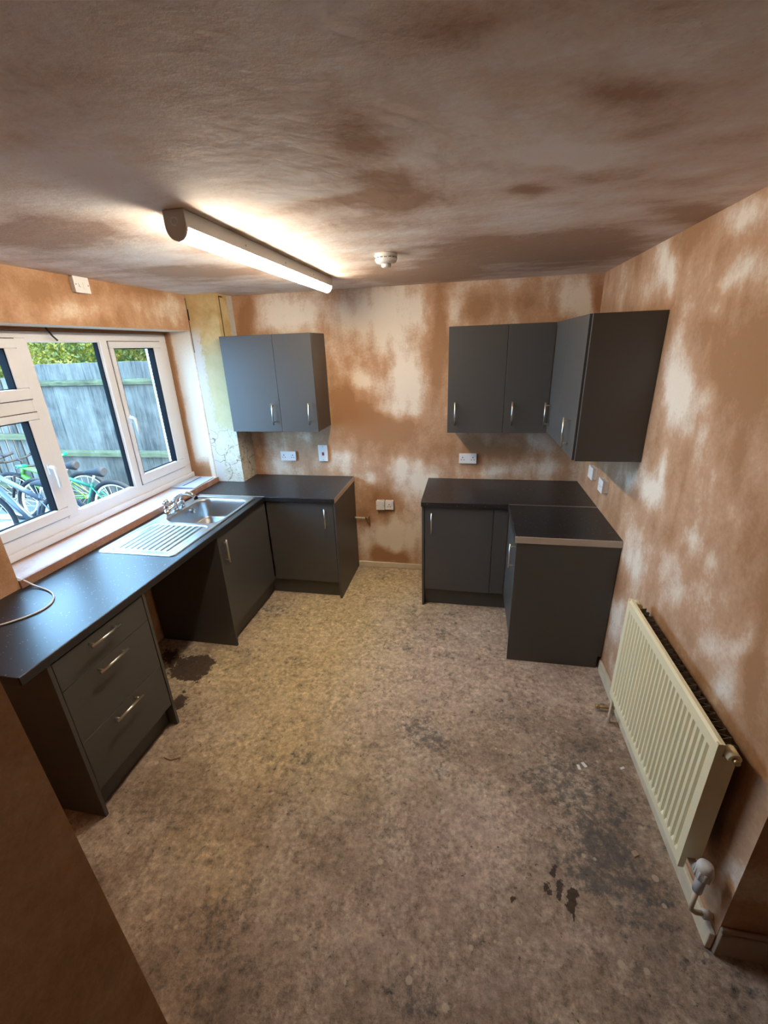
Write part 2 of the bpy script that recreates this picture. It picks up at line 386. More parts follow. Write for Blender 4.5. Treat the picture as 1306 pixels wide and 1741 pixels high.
def set_attr(o, name, fn):
    me = o.data; n = len(me.vertices); co = np.zeros(n * 3); me.vertices.foreach_get('co', co); co = co.reshape(-1, 3) + np.array(o.location)
    at = me.attributes.new(name, 'FLOAT', 'POINT'); at.data.foreach_set('value', np.asarray(fn(co[:, 0], co[:, 1], co[:, 2]), dtype=np.float32))

# plaster drying and floor tone patches: centre u, v, 2x2 extents, strength (+ dry, - damp); metres on each surface
BACK = [(1.36,2.26,0.6,-0.009,-0.028,-0.176,0.8),(1.69,1.75,0.185,-0.003,-0.004,-0.211,1),(1.33,1.74,0.153,-0.005,-0.003,-0.108,0.7),(1.51,1.84,0.113,-0.004,-0.003,-0.122,-0.6),(1.17,1.61,0.158,-0.01,-0.002,-0.148,-0.8),(1.35,1.44,0.276,-0.005,-0.002,-0.114,-0.8),(1.51,1.34,0.393,-0.004,0,-0.116,-0.6),(1.57,1.49,0.211,-0.002,-0.001,-0.075,0.7),(1.97,2.04,0.078,0.006,-0.003,-0.407,-1),(2.08,2.26,0.067,0.003,-0.004,-0.107,0.6),(2.29,2.25,0.131,0.006,-0.006,-0.121,-0.8),(2.58,2.25,0.175,0.008,-0.008,-0.09,-0.5),(2.92,2.26,0.153,0.016,-0.007,-0.132,0.9),(3.09,2.25,0.045,0.016,-0.002,-0.116,-1),(1.5,1.19,0.599,-0.004,0.005,-0.119,-0.5),(1.7,0.99,0.179,-0.001,0.003,-0.081,0.5),(1.09,1.1,0.126,-0.008,0.001,-0.103,0.6),(1.37,0.9,0.083,-0.004,0.002,-0.085,0.4),(1.8,0.87,0.16,0,0.004,-0.083,0.7),(1.44,1.02,0.122,-0.005,0.002,-0.123,-0.5),(1.47,0.69,0.21,-0.005,0.007,-0.131,-0.8),(1.27,0.55,0.087,-0.005,0.004,-0.09,-0.5),(1.54,0.33,0.323,-0.005,0.016,-0.21,1),(1.72,0.72,0.143,-0.001,0.005,-0.108,0.4),(1.4,0.12,0.078,-0.003,0.005,-0.073,-1.8),(1.49,0.11,0.066,-0.002,0.004,-0.049,-1.5),(1.63,0.11,0.066,-0.001,0.004,-0.061,-1.6),(2.46,1.16,0.544,0.005,0.005,-0.095,-0.5),(2.77,1.22,0.157,0.007,0.001,-0.074,0.5),(2.41,0.98,0.111,0.002,0.002,-0.049,0.6),(2.76,0.99,0.268,0.007,0.005,-0.077,0.4),(0.77,1.25,0.083,-0.006,0,-0.053,0.6),(0.46,0.98,0.106,-0.01,0.002,-0.08,0.6),(0.37,2.26,0.074,-0.033,-0.004,-0.199,-0.9),(0.64,2.29,0.255,-0.023,-0.012,-0.173,0.5)]
RIGHT = [(-1.09,2.3,-0.223,-0.046,-0.032,-0.095,1),(-0.76,2.24,-0.505,-0.04,-0.053,-0.079,0.5),(-1.78,2.17,-0.148,-0.022,-0.018,-0.048,0.9),(-1.7,2.35,-0.177,-0.027,-0.039,-0.058,0.7),(-1.44,1.77,-0.147,-0.103,0.014,-0.211,1.3),(-1.67,1.75,-0.105,-0.032,0.012,-0.067,0.5),(-1.66,1.62,-0.097,-0.022,0.019,-0.045,0.4),(-1.47,1.44,-0.045,-0.038,0.013,-0.077,0.6),(-1.42,1.29,-0.18,-0.047,0.06,-0.093,1),(-1.11,1.25,-0.172,-0.031,0.052,-0.06,0.5),(-1.34,0.9,-0.15,-0.082,0.077,-0.159,1),(-1.23,0.68,-0.128,-0.048,0.075,-0.093,-0.8),(-1.72,1.01,-0.102,-0.048,0.057,-0.097,0.8),(-1.88,1.21,-0.061,-0.026,0.03,-0.054,0.8),(-2,1.21,-0.035,-0.019,0.019,-0.041,0.5),(-1.91,0.98,-0.189,-0.032,0.122,-0.067,0.5),(-2.04,1.43,-0.064,-0.018,0.024,-0.038,0.4),(-2.18,0.96,-0.227,-0.022,0.183,-0.048,0.6),(-2.29,1.11,-0.024,-0.024,0.018,-0.051,0.5),(-2.26,0.87,-0.094,-0.026,0.088,-0.055,0.6),(-1.46,2.08,-0.081,-0.022,-0.005,-0.047,0.4),(-1.66,2.07,-0.066,-0.02,-0.004,-0.042,0.4),(-1.25,0.47,-0.173,-0.082,0.119,-0.157,0.9),(-1.89,1.82,-0.214,-0.112,0.02,-0.24,-0.4),(-2.38,1.01,-0.042,-0.057,0.039,-0.123,-0.6),(-2.53,0.35,-0.077,-0.039,0.138,-0.083,0.7),(-2.51,0.06,-0.031,-0.017,0.066,-0.036,-0.3)]
CEIL = [(0.73,-2.07,0.199,-0.203,0.071,0.189,-0.9),(0.63,-1.07,0.434,-0.139,0.197,0.21,-0.8),(1.93,-2.44,0.075,-0.046,0.022,0.173,-0.5),(1.93,-2.08,0.102,-0.041,0.033,0.213,-0.8),(1.67,-2.04,0.123,-0.026,0.041,0.069,-0.6),(2.15,-2.75,0.103,-0.006,0.026,0.079,-0.5),(2.52,-2.44,0.141,0.034,0.039,0.102,-0.6),(2.66,-0.95,0.397,0.095,0.156,0.505,-1),(3.02,-1.48,0.141,0.061,0.048,0.144,-0.7),(2.09,-0.75,0.165,-0.021,0.07,0.514,-0.9),(2.33,-1.98,0.053,0.005,0.017,0.057,-0.8),(1.8,-0.41,0.445,-0.05,0.207,0.392,-0.7),(2.57,-2.03,0.22,0.024,0.068,0.092,-0.5),(1.17,-2.37,0.172,-0.223,0.055,0.231,0.6),(2.44,-2.19,0.135,0.016,0.04,0.081,0.8),(2.36,-1.67,0.173,0.02,0.059,0.212,0.6),(1.62,-2.12,0.101,-0.091,0.033,0.21,0.4),(2.21,-2.52,0.045,0.002,0.012,0.068,0.4),(0.76,-1.63,0.138,-0.167,0.054,0.21,0.5),(2.05,-2.35,0.055,-0.022,0.016,0.169,0.4),(2.48,-2.6,0.078,0.018,0.021,0.053,0.3)]
LINT = [(-1.12,2.28,0.277,-0.025,0.02,-0.073,0.7),(-0.46,2.29,0.209,-0.027,0.013,-0.081,0.8),(-1.42,2.23,0.111,-0.021,0.007,-0.059,0.4),(-1.52,2.33,0.203,-0.025,0.021,-0.07,-0.4),(-0.79,2.38,0.168,-0.018,0.016,-0.051,-0.4)]
F_DARK = [(2.77,-2.21,0.152,-0.06,0.026,-0.266,1),(2.76,-2.43,0.135,-0.03,0.023,-0.126,0.9),(2.75,-1.89,0.175,-0.033,0.028,-0.175,0.6),(2.94,-2.18,0.076,-0.048,0.013,-0.161,0.6),(2.9,-2.52,0.105,-0.037,0.018,-0.113,0.7),(2.03,-1.86,0.191,0.016,0.03,-0.152,0.5),(2.08,-2.88,0.094,0.008,0.017,-0.06,0.9),(1.39,-2.3,0.169,0.047,0.029,-0.11,0.4),(1.34,-2.79,0.134,0.049,0.024,-0.083,0.35),(1.33,-2.96,0.121,0.064,0.022,-0.094,0.45),(3.1,-2.7,0.109,-0.028,0.02,-0.059,0.6),(2.55,-1.57,0.202,-0.018,0.032,-0.181,0.35),(1.85,-1.01,0.343,0.044,0.05,-0.345,0.25),(1.81,-2.56,0.143,0.022,0.024,-0.082,0.25),(3.09,-1.49,0.132,-0.051,0.02,-0.185,0.3),(0.73,-0.78,0.199,0.072,0.027,-0.166,0.35),(1.81,-2.81,0.103,0.019,0.018,-0.061,0.3),(2.14,-1.17,0.06,0.003,0.009,-0.059,0.62),(1.91,-1.42,0.048,0.006,0.008,-0.045,0.62),(2.08,-0.93,0.065,0.004,0.01,-0.068,0.62),(1.92,-0.95,0.046,0.006,0.007,-0.053,0.62),(2.15,-1.4,0.052,0.002,0.007,-0.045,0.62),(1.65,-1.62,0.054,0.01,0.008,-0.045,0.62),(1.86,-1.66,0.041,0.006,0.007,-0.038,0.62),(2.1,-1.64,0.044,0.003,0.007,-0.038,0.62),(0.72,-0.87,0.143,0.041,0.02,-0.093,0.62),(1.81,-0.68,0.076,0.007,0.011,-0.053,0.62),(2.14,-0.7,0.059,0.002,0.008,-0.051,0.62),(1.67,-1.17,0.044,0.008,0.007,-0.04,0.62),(1.83,-1.18,0.043,0.007,0.006,-0.047,0.62),(1.68,-1.39,0.049,0.009,0.007,-0.041,0.62),(2.08,-1.94,0.098,0.006,0.016,-0.064,0.62),(1.96,-1.85,0.086,0.008,0.014,-0.062,0.62),(2.35,-1.2,0.05,-0.001,0.008,-0.044,0.62),(0.71,-1.34,0.091,0.03,0.014,-0.057,0.62),(1.45,-2.09,0.098,0.022,0.016,-0.06,0.62),(1.21,-2.09,0.085,0.025,0.014,-0.054,0.62),(1.1,-1.42,0.086,0.019,0.013,-0.047,0.62),(0.95,-1.62,0.061,0.02,0.009,-0.042,0.62),(1.9,-2.12,0.052,0.006,0.009,-0.036,0.62),(2.55,-1.72,0.051,-0.005,0.008,-0.043,0.62),(2.36,-0.89,0.055,-0.001,0.008,-0.053,0.62),(1.45,-0.18,0.176,0.012,0.023,-0.058,0.62),(2.12,-2.09,0.062,0.002,0.011,-0.033,0.62),(0.86,-2.53,0.108,0.04,0.019,-0.051,0.5),(1.66,-2.39,0.118,0.019,0.02,-0.061,0.45),(1.45,-2.62,0.121,0.025,0.021,-0.051,0.4),(1.9,-2.4,0.102,0.01,0.018,-0.047,0.45),(2.24,-2.64,0.087,0.001,0.015,-0.039,0.35),(1.52,-2.9,0.082,0.022,0.014,-0.042,0.5),(2.56,-2.05,0.139,-0.009,0.023,-0.075,0.5),(2.97,-2.64,0.097,-0.02,0.017,-0.048,0.5),(1.76,-2.72,0.066,0.011,0.012,-0.034,0.5)]
F_PINK = [(2.12,-1.23,0.511,0.022,0.077,-0.419,0.6),(2.33,-2.35,0.272,-0.004,0.046,-0.193,0.8),(1.94,-2.69,0.305,0.036,0.053,-0.175,0.4),(1.94,-1.67,0.517,0.047,0.081,-0.36,0.4),(2.85,-1.38,0.281,-0.038,0.043,-0.203,0.6),(2.4,-2.74,0.237,-0.007,0.042,-0.093,0.5),(2.67,-2.71,0.155,-0.014,0.027,-0.062,0.4)]  # patch towards the back wall also holds lamplight as paler pink
F_TAN = [(1.64,-1.24,0.571,0.103,0.085,-0.493,0.5),(1.33,-0.51,0.611,0.092,0.082,-0.371,0.7),(1.15,-1.54,0.656,0.235,0.1,-0.583,0.9),(1.33,-2.15,0.455,0.082,0.075,-0.19,0.6),(1.54,-0.28,0.318,0.056,0.042,-0.307,0.7),(1.08,-0.89,0.422,0.107,0.059,-0.307,0.6),(1.15,-2.6,0.227,0.081,0.038,-0.125,0.4),(0.5,-1.53,0.204,0.102,0.031,-0.161,0.5)]  # patches towards the back wall also paint lamplight on the far floor
F_WET = [(0.43,-1.56,0.106,0.07,0.016,-0.106,1.4),(0.46,-1.5,0.058,0.035,0.009,-0.054,1),(0.36,-1.65,0.072,0.043,0.01,-0.06,1),(0.53,-1.84,0.044,0.042,0.007,-0.06,1),(0.21,-1.51,0.084,0.08,0.012,-0.111,0.8)]
F_PRINT = [(2.58,-2.48,0.014,-0.005,0.002,-0.032,1),(2.61,-2.43,0.011,-0.004,0.002,-0.026,1),(2.63,-2.47,0.013,-0.005,0.003,-0.028,1),(2.61,-2.51,0.014,-0.002,0.002,-0.016,0.8),(2.67,-2.49,0.028,-0.003,0.005,-0.016,1.2),(2.66,-2.52,0.015,-0.006,0.002,-0.027,1.2),(2.66,-2.56,0.009,-0.002,0.002,-0.011,1),(2.44,-2.54,0.011,-0,0.002,-0.008,1)]

# ================================================================== THE SETTING
def structure(o, label): return tag(o, label, kind='structure')
sm01 = lambda t: np.clip(t, 0, 1)
def plaster_fn(patches, U, V, base=0.42, k=0.75, streak=(14, 4), warp=0.07, amp=0.62):
    def fn(x, y, z):
        c = {'x': x, 'y': y, 'z': z}; u, v = c[U], c[V]
        s = base + amp * field(u, v, patches, warp)
        s = s + k * (fbm(u * 2.6 + 3, v * 2.6 + 8, 5) - 0.5) + 0.55 * (fbm(u * streak[0], v * streak[1], 4) - 0.5)
        return sm01(0.5 + 1.05 * (s - 0.5))
    return fn

# floor
mb = MB(); gridbox(mb, 0.0, 3.6, -3.7, 0.0, -0.10, 0.0, 0.010, ('+z',))
gridbox(mb, 3.6, 4.7, -5.3, 0.0, -0.10, 0.0, 0.2, ()); gridbox(mb, 0.0, 3.6, -5.3, -3.7, -0.10, 0.0, 0.2, ())
fl = structure(mb.build('floor', 'floor', fix=False), 'bare dusty concrete floor with dark adhesive residue and wet stains')
set_attr(fl, 'dark', lambda x, y, z: np.clip(field(x, y, F_DARK, 0.09, 4), 0, 1.2))
set_attr(fl, 'pink', lambda x, y, z: np.clip(field(x, y, F_PINK, 0.15, 3), 0, 1))
set_attr(fl, 'tan', lambda x, y, z: np.clip(field(x, y, F_TAN, 0.15, 3), 0, 1))
set_attr(fl, 'wet', lambda x, y, z: np.clip(field(x, y, F_WET, 0.05, 9, 3.0) + field(x, y, F_PRINT, 0.012, 30, 3.0), 0, 1))

# ceiling
o = structure(gridbox(MB(), -0.34, 4.7, -5.3, 0.14, H, H + 0.12, 0.022, ('-z',)).build('ceiling', 'plaster_ceiling', fix=False), 'freshly plastered ceiling with brown and pale drying patches')
set_attr(o, 'dry', plaster_fn(CEIL, 'x', 'y', 0.55, 0.6, (4, 14), 0.08, 0.85))

# walls
o = structure(gridbox(MB(), -0.34, 3.22, 0.0, 0.14, -0.1, H, 0.015, ('-y',)).build('wall_back', 'plaster', fix=False), 'bare pink plaster back wall with pale drying patches')
set_attr(o, 'dry', plaster_fn(BACK, 'x', 'z', 0.45, 0.55))
o = structure(gridbox(MB(), W, 3.22, -2.576, 0.0, -0.1, H, 0.015, ('-x', '-y')).build('wall_right', 'plaster', fix=False), 'bare pink plaster right wall with cream dry patches')
set_attr(o, 'dry', plaster_fn(RIGHT, 'y', 'z', 0.26, 0.5, (12, 5)))
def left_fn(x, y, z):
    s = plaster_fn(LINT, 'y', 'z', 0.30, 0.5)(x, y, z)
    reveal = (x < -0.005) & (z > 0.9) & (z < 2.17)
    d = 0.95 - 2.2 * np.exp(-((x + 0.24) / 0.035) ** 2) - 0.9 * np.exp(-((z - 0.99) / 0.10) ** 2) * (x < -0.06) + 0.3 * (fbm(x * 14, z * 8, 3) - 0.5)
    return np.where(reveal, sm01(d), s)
mb = MB()
gridbox(mb, -0.34, 0.0, -2.10, -0.25, 2.165, H, 0.015, ('+x', '-z'))
gridbox(mb, -0.34, 0.0, -2.10, -0.25, -0.1, 0.90, 0.05, ('+x',))
gridbox(mb, -0.34, 0.0, -0.25, 0.0, -0.1, H, 0.02, ('-y',))
gridbox(mb, -0.34, 0.0, -5.3, -2.10, -0.1, H, 0.04, ('+x', '+y'))
o = structure(mb.build('wall_left', 'plaster', fix=False), 'plastered window wall with orange brown damp plaster above the window')
set_attr(o, 'dry', left_fn)
# stub of wall beside the photographer: its plastered end stands a little out of plumb
mb = MB()
xe = lambda z: 1.386 - 0.0345 * z
n = 24; vs = []; fs = []
for i in range(n + 1):
    z = -0.1 + (H + 0.1) * i / n
    vs += [(0, -3.45, z), (xe(z), -3.45, z), (xe(z), -3.10, z), (0, -3.10, z)]
for i in range(n):
    for j in range(4): fs.append((4 * i + j, 4 * i + (j + 1) % 4, 4 * i + 4 + (j + 1) % 4, 4 * i + 4 + j))
fs += [(3, 2, 1, 0), tuple(4 * n + j for j in range(4))]
o = structure(mb.add(vs, fs).build('wall_near', 'plaster'), 'dim brown plastered wall end close to the camera at lower left')
set_attr(o, 'dry', lambda x, y, z: sm01(0.25 + 0.5 * (fbm(z * 3, y * 9, 3) - 0.5)))
for nm, bx, lb in (('wall_return', (3.22, 4.7, -2.576, -2.45), 'dim plastered wall turning away behind the radiator wall'), ('wall_rear', (-0.34, 4.7, -5.42, -5.3), 'plain plastered wall behind the camera'), ('wall_side', (4.7, 4.82, -5.42, 0.14), 'plain plastered side wall behind the camera')):
    o = structure(gridbox(MB(), bx[0], bx[1], bx[2], bx[3], -0.1, H, 0.1, ('-y', '+y', '-x')).build(nm, 'plaster', fix=False), lb)
    set_attr(o, 'dry', lambda x, y, z: sm01(0.3 + 0.6 * (fbm((x + y) * 3, z * 3, 4) - 0.5)))

# corner pier with stripped yellow paint
pier = structure(thing('wall_pier', (0.13, -0.125, 0.0), 'boxed corner pier of stripped yellow paint and flaking white plaster'), 'boxed corner pier of stripped yellow paint and flaking white plaster')
gridbox(MB(), 0.0, 0.26, -0.25, 0.0, WT + 0.002, H, 0.05, ('-y', '+x')).build('pier_body', 'pier', pier, fix=False)
M['slot_line'] = M['slot']
mb = MB()
mb.box(0.2605, 0.2625, -0.205, -0.196, 2.06, 2.40).box(0.2605, 0.2625, -0.205, -0.15, 2.398, 2.408).build('crack', 'slot', pier)
MB().box(0.002, 0.012, -0.2525, -0.2495, 2.24, 2.32).box(0.0, 0.004, -0.2525, -0.2495, 2.0, 2.40).build('gap', 'slot', pier)
M['grey_filler'] = plain('grey_filler', (0.55, 0.52, 0.48), 0.9, nz=0.15, nscale=20)
MB().box(0.2602, 0.266, -0.085, -0.012, 2.0, H).build('filler_strip', 'grey_filler', pier)

# baseboards
M['skirting_dark'] = plain('dark_skirting', (0.36, 0.27, 0.20), 0.8, nz=0.2, nscale=10)  # mottled brown, darker than the other skirtings
structure(MB().box(1.208, 1.882, -0.018, 0.0, 0.0, 0.055).build('baseboard_back', 'cream_dirty', bevel=0.004), 'low cream skirting strip between the base cabinets')
structure(MB().box(W - 0.02, W, -2.576, -1.19, 0.0, 0.085).build('baseboard_right', 'cream_dirty', bevel=0.005), 'worn cream skirting below the radiator')
bb = structure(thing('baseboard_return', (3.8, -2.59, 0), 'dusty moulded skirting on the shaded wall return'), 'dusty moulded skirting on the shaded wall return')
MB().box(W, 4.7, -2.592, -2.576, 0.0, 0.12).box(W, 4.7, -2.588, -2.576, 0.12, 0.14).build('board', 'skirting_dark', bb, bevel=0.004)
# panelled face beside the corner
pf = structure(thing('trim_2', (3.7, -2.58, 0.14), 'moulded panel on the shaded wall return'), 'moulded panel on the shaded wall return')
MB().box(3.24, 4.2, -2.585, -2.576, 0.15, 0.19).box(3.24, 3.28, -2.585, -2.576, 0.19, 0.9).box(3.42, 3.46, -2.585, -2.576, 0.19, 0.9).build('moulding', 'skirting_dark', pf, bevel=0.004)

# ------------------------------------------------------------------ window
XF = -0.24
win = structure(thing('window_1', (XF, -1.175, 0.955), 'white framed kitchen window with two casements and a top vent'), 'white framed kitchen window with two casements and a top vent')
y0, y1, z0, z1 = -2.10, -0.252, 0.955, 2.145
fr = MB()
for b in ((y0, y1, z0, 1.074), (y0, y1, 2.086, z1), (y1 - 0.098, y1, 1.074, 2.086), (y0, y0 + 0.095, 1.074, 2.086)):
    fr.box(XF - 0.042, XF, *b)
fr.box(XF - 0.001, XF + 0.022, y0, y1, 0.957, 1.0)
fr.build('frame', 'upvc', win, bevel=0.004)
MB().box(XF - 0.042, XF + 0.004, -0.935, -0.868, 1.05, 2.11).build('mullion', 'upvc', win, bevel=0.004)
MB().box(XF - 0.042, XF + 0.004, -1.53, -1.452, 1.05, 2.11).build('mullion', 'upvc', win, bevel=0.004)
MB().box(XF - 0.042, XF + 0.003, y0 + 0.08, -1.525, 1.704, 1.792).build('transom', 'upvc', win, bevel=0.004)
def lining(mb, a, b, c, d, xi):     # black glazing spacer round a pane, seen through the glass
    x0, x1 = XF - 0.040, XF + xi
    mb.box(x0, x1, b - 0.006, b, c, d).box(x0, x1, a, a + 0.006, c, d).box(x0, x1, a, b, d - 0.005, d).box(XF - 0.03, min(x1, XF - 0.012), a, b, c, c + 0.004)
# fixed light
f = MB()
f.box(XF - 0.041, XF - 0.004, -1.455, -1.44, 1.05, 2.11).box(XF - 0.041, XF - 0.004, -0.945, -0.93, 1.05, 2.11).box(XF - 0.041, XF - 0.004, -1.45, -0.93, 2.092, 2.11).box(XF - 0.041, XF - 0.004, -1.45, -0.93, 1.05, 1.078)
bead = f.build('glazing_bead', 'upvc', win, bevel=0.002)
p = MB(); lining(p, -1.448, -0.9455, 1.07, 2.10, -0.008); p.build('spacer', 'shadow_gap', win)
MB().box(XF - 0.026, XF - 0.022, -1.45, -0.935, 1.065, 2.10).build('pane', 'glass', win)
def rim(mb, x0, x1, a, b, c, d, t):
    return mb.box(x0, x1, a, b, c, c + t).box(x0, x1, a, b, d - t, d).box(x0, x1, a, a + t, c + t, d - t).box(x0, x1, b - t, b, c + t, d - t)
def sash(name, a, b, c, d, sl, sr, sb, st):
    x0, x1 = XF - 0.041, XF + 0.016; ia, ib, ic, id_ = a + sl, b - sr, c + sb, d - st
    s = MB().box(x0, x1, a, b, c, ic).box(x0, x1, a, b, id_, d).box(x0, x1, a, ia, ic, id_).box(x0, x1, ib, b, ic, id_)
    so = s.build(name, 'upvc', win, bevel=0.006, seg=3)
    g = MB(); lining(g, ia, ib, ic, id_, 0.010); g.build('spacer', 'shadow_gap', so)
    MB().box(XF - 0.026, XF - 0.022, ia - .004, ib + .004, ic - .004, id_ + .004).build('pane', 'glass', so)
    rim(MB(), XF - 0.002, XF + 0.0055, a - 0.0035, b + 0.0035, c - 0.0035, d + 0.0035, 0.006).build('seal', 'shadow_gap', so)
    return so
s1 = sash('casement', -0.872, -0.343, 1.068, 2.092, 0.036, 0.088, 0.075, 0.045)
s2 = sash('casement', -2.015, -1.522, 1.072, 1.712, 0.07, 0.068, 0.06, 0.04)
s3 = sash('top_vent', -2.015, -1.522, 1.785, 2.105, 0.07, 0.072, 0.06, 0.05)
def win_handle(par, y, z, sgn):
    h = MB().box(XF + 0.016, XF + 0.026, y - 0.013, y + 0.013, z - 0.03, z + 0.03)
    h.tube([(XF + 0.02, y, z + 0.012), (XF + 0.05, y, z + 0.012), (XF + 0.058, y + 0.012 * sgn, z), (XF + 0.055, y + 0.022 * sgn, z - 0.05), (XF + 0.05, y + 0.024 * sgn, z - 0.115)], [0.011, 0.011, 0.012, 0.010, 0.007], 10)
    return h.build('handle', 'upvc', par)
win_handle(s1, -0.86, 1.565, 1)
win_handle(s2, -1.565, 1.385, 0.2)
# brown strip put in for the dark of the gap between window head and lintel
MB().box(XF - 0.06, XF + 0.01, -2.10, -0.25, 2.146, 2.164).build('head_gap_strip', 'wood', win)
MB().tube([(XF + 0.03, -1.33, 2.163), (XF + 0.03, -1.30, 2.12), (XF + 0.025, -1.27, 2.095)], 0.005, 8).build('wire_end', 'slot', win)
# sill: plastered ledge
mb = MB(); gridbox(mb, -0.24, 0.012, -2.10, -0.25, 0.90, 0.953, 0.03, ('+z',))
o = tag(mb.build('trim_1', 'plaster_sill', fix=False), 'plastered window ledge with sky tint in its top colour and a raw brown front edge', kind='structure')
set_attr(o, 'dry', lambda x, y, z: np.where((z > 0.95) & (x < 0.008), sm01(0.85 + 0.5 * (fbm(x * 20, y * 10, 4) - 0.5) - 1.2 * np.exp(-((x + 0.23) / 0.03) ** 2)), 0.08))

# ------------------------------------------------------------------ cabinets
def handle(par, p, axis, out, ln=0.168):
    """bar handle: p = centre on the door face, axis = bar direction, out = outward normal"""
    p, a, n = Vector(p), Vector(axis), Vector(out)
    h = MB().tube([p + n * 0.033 - a * ln / 2, p + n * 0.033 + a * ln / 2], 0.006, 10)
    for s in (-1, 1):
        q = p + a * s * (ln / 2 - 0.02); h.tube([q, q + n * 0.033], 0.0042, 8)
    return h.build('handle', 'nickel', par)
GB, GW = 'base cabinets', 'wall cabinets'
Z = Vector((0, 0, 1))
# sink base, window run
c = thing('base_cabinet', (0.31, -0.97, 0), 'dark grey single door sink cabinet with open side facing the appliance gap', 'cabinet', GB)
MB().box(0.02, 0.618, -1.313, -1.295, 0, 0.869).build('end_panel', 'cabinet', c, bevel=0.0015)
MB().box(0.05, 0.60, -1.293, -0.60, 0.15, 0.168).box(0.02, 0.04, -1.293, -0.60, 0.15, 0.86).box(0.05, 0.59, -0.62, -0.60, 0.15, 0.86).build('carcass', 'cab_dark', c)
d = MB().box(0.598, 0.616, -1.292, -0.612, 0.152, 0.866).build('door', 'cabinet', c, bevel=0.0015); handle(d, (0.616, -1.262, 0.745), Z, (1, 0, 0))
MB().box(0.548, 0.564, -1.294, -0.545, 0.0, 0.149).build('plinth', 'cabinet', c)
# corner cabinet, back run
c = thing('base_cabinet', (0.9, -0.3, 0), 'dark grey single door corner cabinet left of the low wall socket', 'cabinet', GB)
MB().box(1.188, 1.206, -0.600, -0.002, 0, 0.869).build('end_panel', 'cabinet', c, bevel=0.0015)
MB().box(0.62, 1.186, -0.575, -0.02, 0.15, 0.866).build('carcass', 'cab_dark', c)
d = MB().box(0.620, 1.184, -0.595, -0.577, 0.152, 0.866).build('door', 'cabinet', c, bevel=0.0015); handle(d, (1.122, -0.595, 0.740), Z, (0, -1, 0))
MB().box(0.566, 1.187, -0.555, -0.54, 0.0, 0.149).build('plinth', 'cabinet', c)
# drawer unit
c = thing('drawer_cabinet', (0.31, -2.267, 0), 'dark grey three drawer base cabinet under the long worktop', 'cabinet', GB)
for a in (-2.012, -2.540):
    MB().box(0.02, 0.622, a, a + 0.018, 0, 0.869).build('end_panel', 'cabinet', c, bevel=0.0015)
MB().box(0.03, 0.60, -2.52, -2.014, 0.15, 0.86).build('carcass', 'cab_dark', c)
for (a, b, hz) in ((0.722, 0.862, 0.832), (0.437, 0.719, 0.692), (0.152, 0.434, 0.407)):
    d = MB().box(0.602, 0.620, -2.519, -2.015, a, b).build('drawer', 'cabinet', c, bevel=0.0015); handle(d, (0.620, -2.283, hz), (0, 1, 0), (1, 0, 0))
MB().box(0.548, 0.564, -2.521, -2.013, 0.0, 0.149).build('plinth', 'cabinet', c)
# right of the back wall
c = thing('base_cabinet', (2.2, -0.3, 0), 'dark grey single door cabinet right of the low wall socket', 'cabinet', GB)
MB().box(1.886, 1.904, -0.600, -0.002, 0, 0.869).build('end_panel', 'cabinet', c, bevel=0.0015)
MB().box(1.906, 2.52, -0.575, -0.02, 0.15, 0.866).build('carcass', 'cab_dark', c)
d = MB().box(1.908, 2.412, -0.595, -0.577, 0.152, 0.866).build('door', 'cabinet', c, bevel=0.0015); handle(d, (1.962, -0.595, 0.740), Z, (0, -1, 0))
MB().box(2.416, 2.522, -0.595, -0.577, 0.152, 0.866).build('filler_panel', 'cabinet', c, bevel=0.0015)
MB().box(1.905, 2.56, -0.555, -0.54, 0.0, 0.149).build('plinth', 'cabinet', c)
c = thing('base_cabinet', (2.81, -0.88, 0), 'dark grey base cabinet beside the radiator with a plain end panel facing us', 'cabinet', GB)
mb = MB().prism([(2.519, 0), (3.078, 0), (3.078, 0.09), (3.10, 0.09), (3.10, 0.869), (2.519, 0.869)], 'y', -1.170, -1.152); mb.build('end_panel', 'cabinet', c, bevel=0.0015)
MB().box(2.545, 3.06, -1.150, -0.60, 0.15, 0.866).build('carcass', 'cab_dark', c)
d = MB().box(2.524, 2.542, -1.149, -0.60, 0.152, 0.866).build('door', 'cabinet', c, bevel=0.0015); handle(d, (2.524, -1.105, 0.745), Z, (-1, 0, 0))
MB().box(2.575, 2.59, -1.151, -0.557, 0.0, 0.149).build('plinth', 'cabinet', c)

# wall cabinets
def wall_unit(x0, x1, hx, label, zb, zt, yf=-0.326, right_end=False, left_end=False):
    c = thing('wall_cabinet', ((x0 + x1) / 2, yf / 2, zb), label, 'cabinet', GW)
    MB().box(x0, x1, yf + 0.02, -0.001, zb, zt).build('carcass', 'cabinet', c, bevel=0.001)
    MB().box(x0 + 0.002, x1 - 0.002, yf + 0.018, yf + 0.0205, zb + 0.002, zt - 0.002).build('shadow_gap', 'shadow_gap', c)  # black sheet painting the shade between door and carcass
    d = MB().box(x0 + 0.0015, x1 - 0.0015, yf, yf + 0.018, zb, zt).build('door', 'cabinet', c, bevel=0.0015)
    handle(d, (hx, yf, zb + 0.145), Z, (0, -1, 0)); return c
wall_unit(0.2800, 0.7190, 0.662, 'wider dark grey wall cabinet next to the yellow corner pier', 1.374, 2.111)
wall_unit(0.7190, 1.0290, 0.970, 'narrow dark grey wall cabinet above the tall cooker switch', 1.374, 2.111)
wall_unit(2.0500, 2.4565, 2.107, 'dark grey wall cabinet above the double socket, leftmost of the right group', 1.367, 2.109)
wall_unit(2.4565, 2.7670, 2.514, 'narrow dark grey wall cabinet tucked into the right corner of the back wall', 1.367, 2.109)
